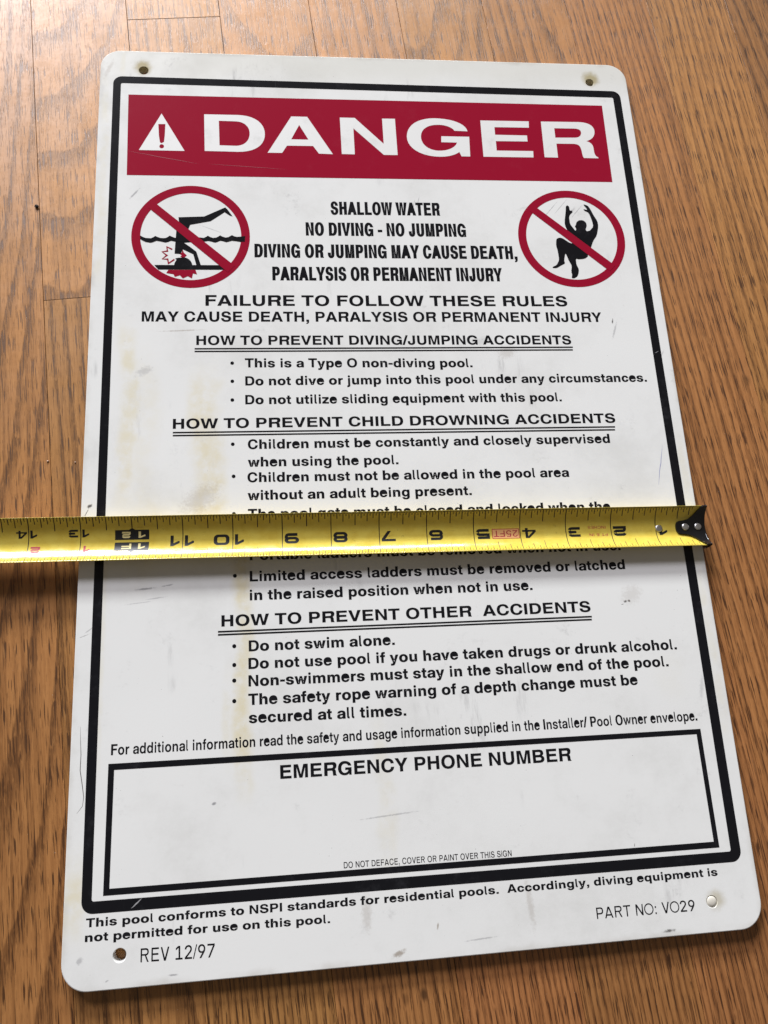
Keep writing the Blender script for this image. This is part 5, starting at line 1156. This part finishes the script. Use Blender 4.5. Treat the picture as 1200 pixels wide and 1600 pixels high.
def tape_text(text, s_hi, s_lo, v_foot, vh, h=.05):
    """small lettering upside down along the blade"""
    bm = bmesh.new()
    gl, w = layout(text, 'R')
    for g in gl:
        for k, grp in enumerate(group_loops(g)):
            fill(bm, [[((s_lo + px / w * (s_hi - s_lo)) / MM, (v_foot + py / CAP * vh) / MM) for px, py in lp] for lp in grp], .004 * k)
    return wrap(bm, h * MM)


lab = tpart('length_label', wrap(flat([[[(4.03, .445), (4.60, .445), (4.60, .650), (4.03, .650)]]]), .025 * MM), M_TPEACH, None, 'small peach box with red length lettering')
fr = [[[(4.02, .437), (4.61, .437), (4.61, .658), (4.02, .658)], [(4.035, .450), (4.035, .645), (4.595, .645), (4.595, .450)]]]
tpart('label_frame', wrap(flat(fr), .045 * MM), M_TRED, lab)
tpart('label_lettering', tape_text('25FT', 4.575, 4.06, .475, .14), M_TRED, lab)
tpart('unit_lettering', tape_text('INCHES', 2.51, 2.115, .420, .062, .03), M_TRED)
tpart('unit_lettering', tape_text('FT & IN', 2.49, 2.09, .585, .062, .03), M_TRED)

# hook: curved tongue on the blade, flared to the full width, lip bent down over the sign's edge
half = [(.555, .50), (.55, .43), (.525, .375), (.48, .35), (.36, .335), (.26, .305), (.17, .235), (.09, .130), (.03, .04), (.0, -.01), (-.08, -.02)]
out = half + [(s, 1 - v) for s, v in half[::-1]]
bm = bmesh.new()
fill(bm, [[(x / MM, y / MM) for x, y in out]], 0)
for k in range(-1, 42):
    bmesh.ops.bisect_plane(bm, geom=bm.verts[:] + bm.edges[:] + bm.faces[:], dist=1e-9, plane_co=(0, k / 40, 0), plane_no=(0, 1, 0))
bmesh.ops.remove_doubles(bm, verts=bm.verts, dist=1e-7)
bmesh.ops.solidify(bm, geom=bm.faces[:], thickness=1e-5)
zs = [v.co.z for v in bm.verts]
zm = (max(zs) + min(zs)) / 2
for v in bm.verts:
    v.co = tpos(v.co.x, v.co.y, .95 * MM if v.co.z > zm else .06 * MM)
bmesh.ops.recalc_face_normals(bm, faces=bm.faces)
hook = tpart('hook', bm, M_HOOK)
mod = hook.modifiers.new('edge', 'BEVEL')
mod.width = .00042
mod.segments = 3
mod.limit_method = 'ANGLE'
mod.angle_limit = math.radians(50)
# lip
bm = bmesh.new()
cols = []
for k in range(0, 29):
    v = -.03 + k / 28 * 1.06
    bz = (-T + .35) * MM + (0.0016 * abs(v - .5) * 2)
    pts = []
    for s, dz in ((-.08, 0.0), (-.100, -.10 * MM), (-.116, -.38 * MM), (-.122, -.9 * MM)):
        q = tpos(s, v, .95 * MM)
        pts.append(Vector((q.x, q.y, q.z + dz)))
    q = tpos(-.122, v, 0)
    pts.append(Vector((q.x, q.y, (pts[-1].z + bz) / 2)))
    pts.append(Vector((q.x, q.y, bz)))
    q = tpos(-.085, v, 0)
    pts.append(Vector((q.x, q.y, bz)))
    q = tpos(-.083, v, .06 * MM)
    pts.append(q)
    cols.append([bm.verts.new(p) for p in pts])
m = len(cols[0])
for a, c in zip(cols, cols[1:]):
    for j in range(m):
        bm.faces.new((a[j], a[(j + 1) % m], c[(j + 1) % m], c[j]))
bm.faces.new(cols[0])
bm.faces.new(cols[-1][::-1])
bmesh.ops.recalc_face_normals(bm, faces=bm.faces)
tpart('hook_lip', bm, M_HOOK, hook, None, True)


def rivet(s, v, base, r, hgt, parent):
    c = tpos(s, v, base)
    a = (v - .5) * 2 * HALF
    up = (Vector((0, 0, 1)) * math.cos(a) - TN * math.sin(a)).normalized()
    t1 = TDn
    t2 = up.cross(t1)
    bm = bmesh.new()
    rings = [[bm.verts.new(c + (t1 * math.cos(q) + t2 * math.sin(q)) * rr * MM + up * z * MM) for q in [2 * math.pi * j / 28 for j in range(28)]]
             for rr, z in ((r, -.2), (r, hgt * .45), (r * .93, hgt * .72), (r * .74, hgt * .92), (r * .4, hgt), (r * .12, hgt * 1.01))]
    for p, q in zip(rings, rings[1:]):
        for j in range(28):
            bm.faces.new((p[j], p[(j + 1) % 28], q[(j + 1) % 28], q[j]))
    bm.faces.new(rings[-1])
    tpart('rivet', bm, M_STEEL, parent, None, True)


rivet(.93, .505, 0, 2.0, .9, None)
rivet(.345, .49, .95 * MM, 1.95, .75, hook)
rivet(.06, .49, .95 * MM, 1.95, .75, hook)


# ------------------------------------------------------------------ crumbs on the floor
def crumb(name, x, y, r, mat, label, seed):
    g = random.Random(seed)
    bm = bmesh.new()
    bmesh.ops.create_icosphere(bm, subdivisions=2, radius=r * MM)
    for v in bm.verts:
        k = g.uniform(.62, 1.1)
        v.co = Vector((v.co.x * k, v.co.y * k * .9, max(v.co.z * k * .7, -r * .45 * MM)))
    o = bm_obj(name, bm, mat)
    o.location = (x * MM, y * MM, (-T + r * .45) * MM)
    o['label'] = label
    o['category'] = 'crumb'


crumb('crumb', -33.2, -106.7, 1.25, M_CRUMB, 'dark brown crumb on the floor left of the sign', 3)
crumb('crumb', -19.3, -260.4, .55, M_PALECR, 'pale speck on the floor above the tape, farther from the sign', 4)
crumb('crumb', -5.4, -261.4, .40, M_PALECR, 'tiny pale speck on the floor above the tape, close to the sign edge', 6)
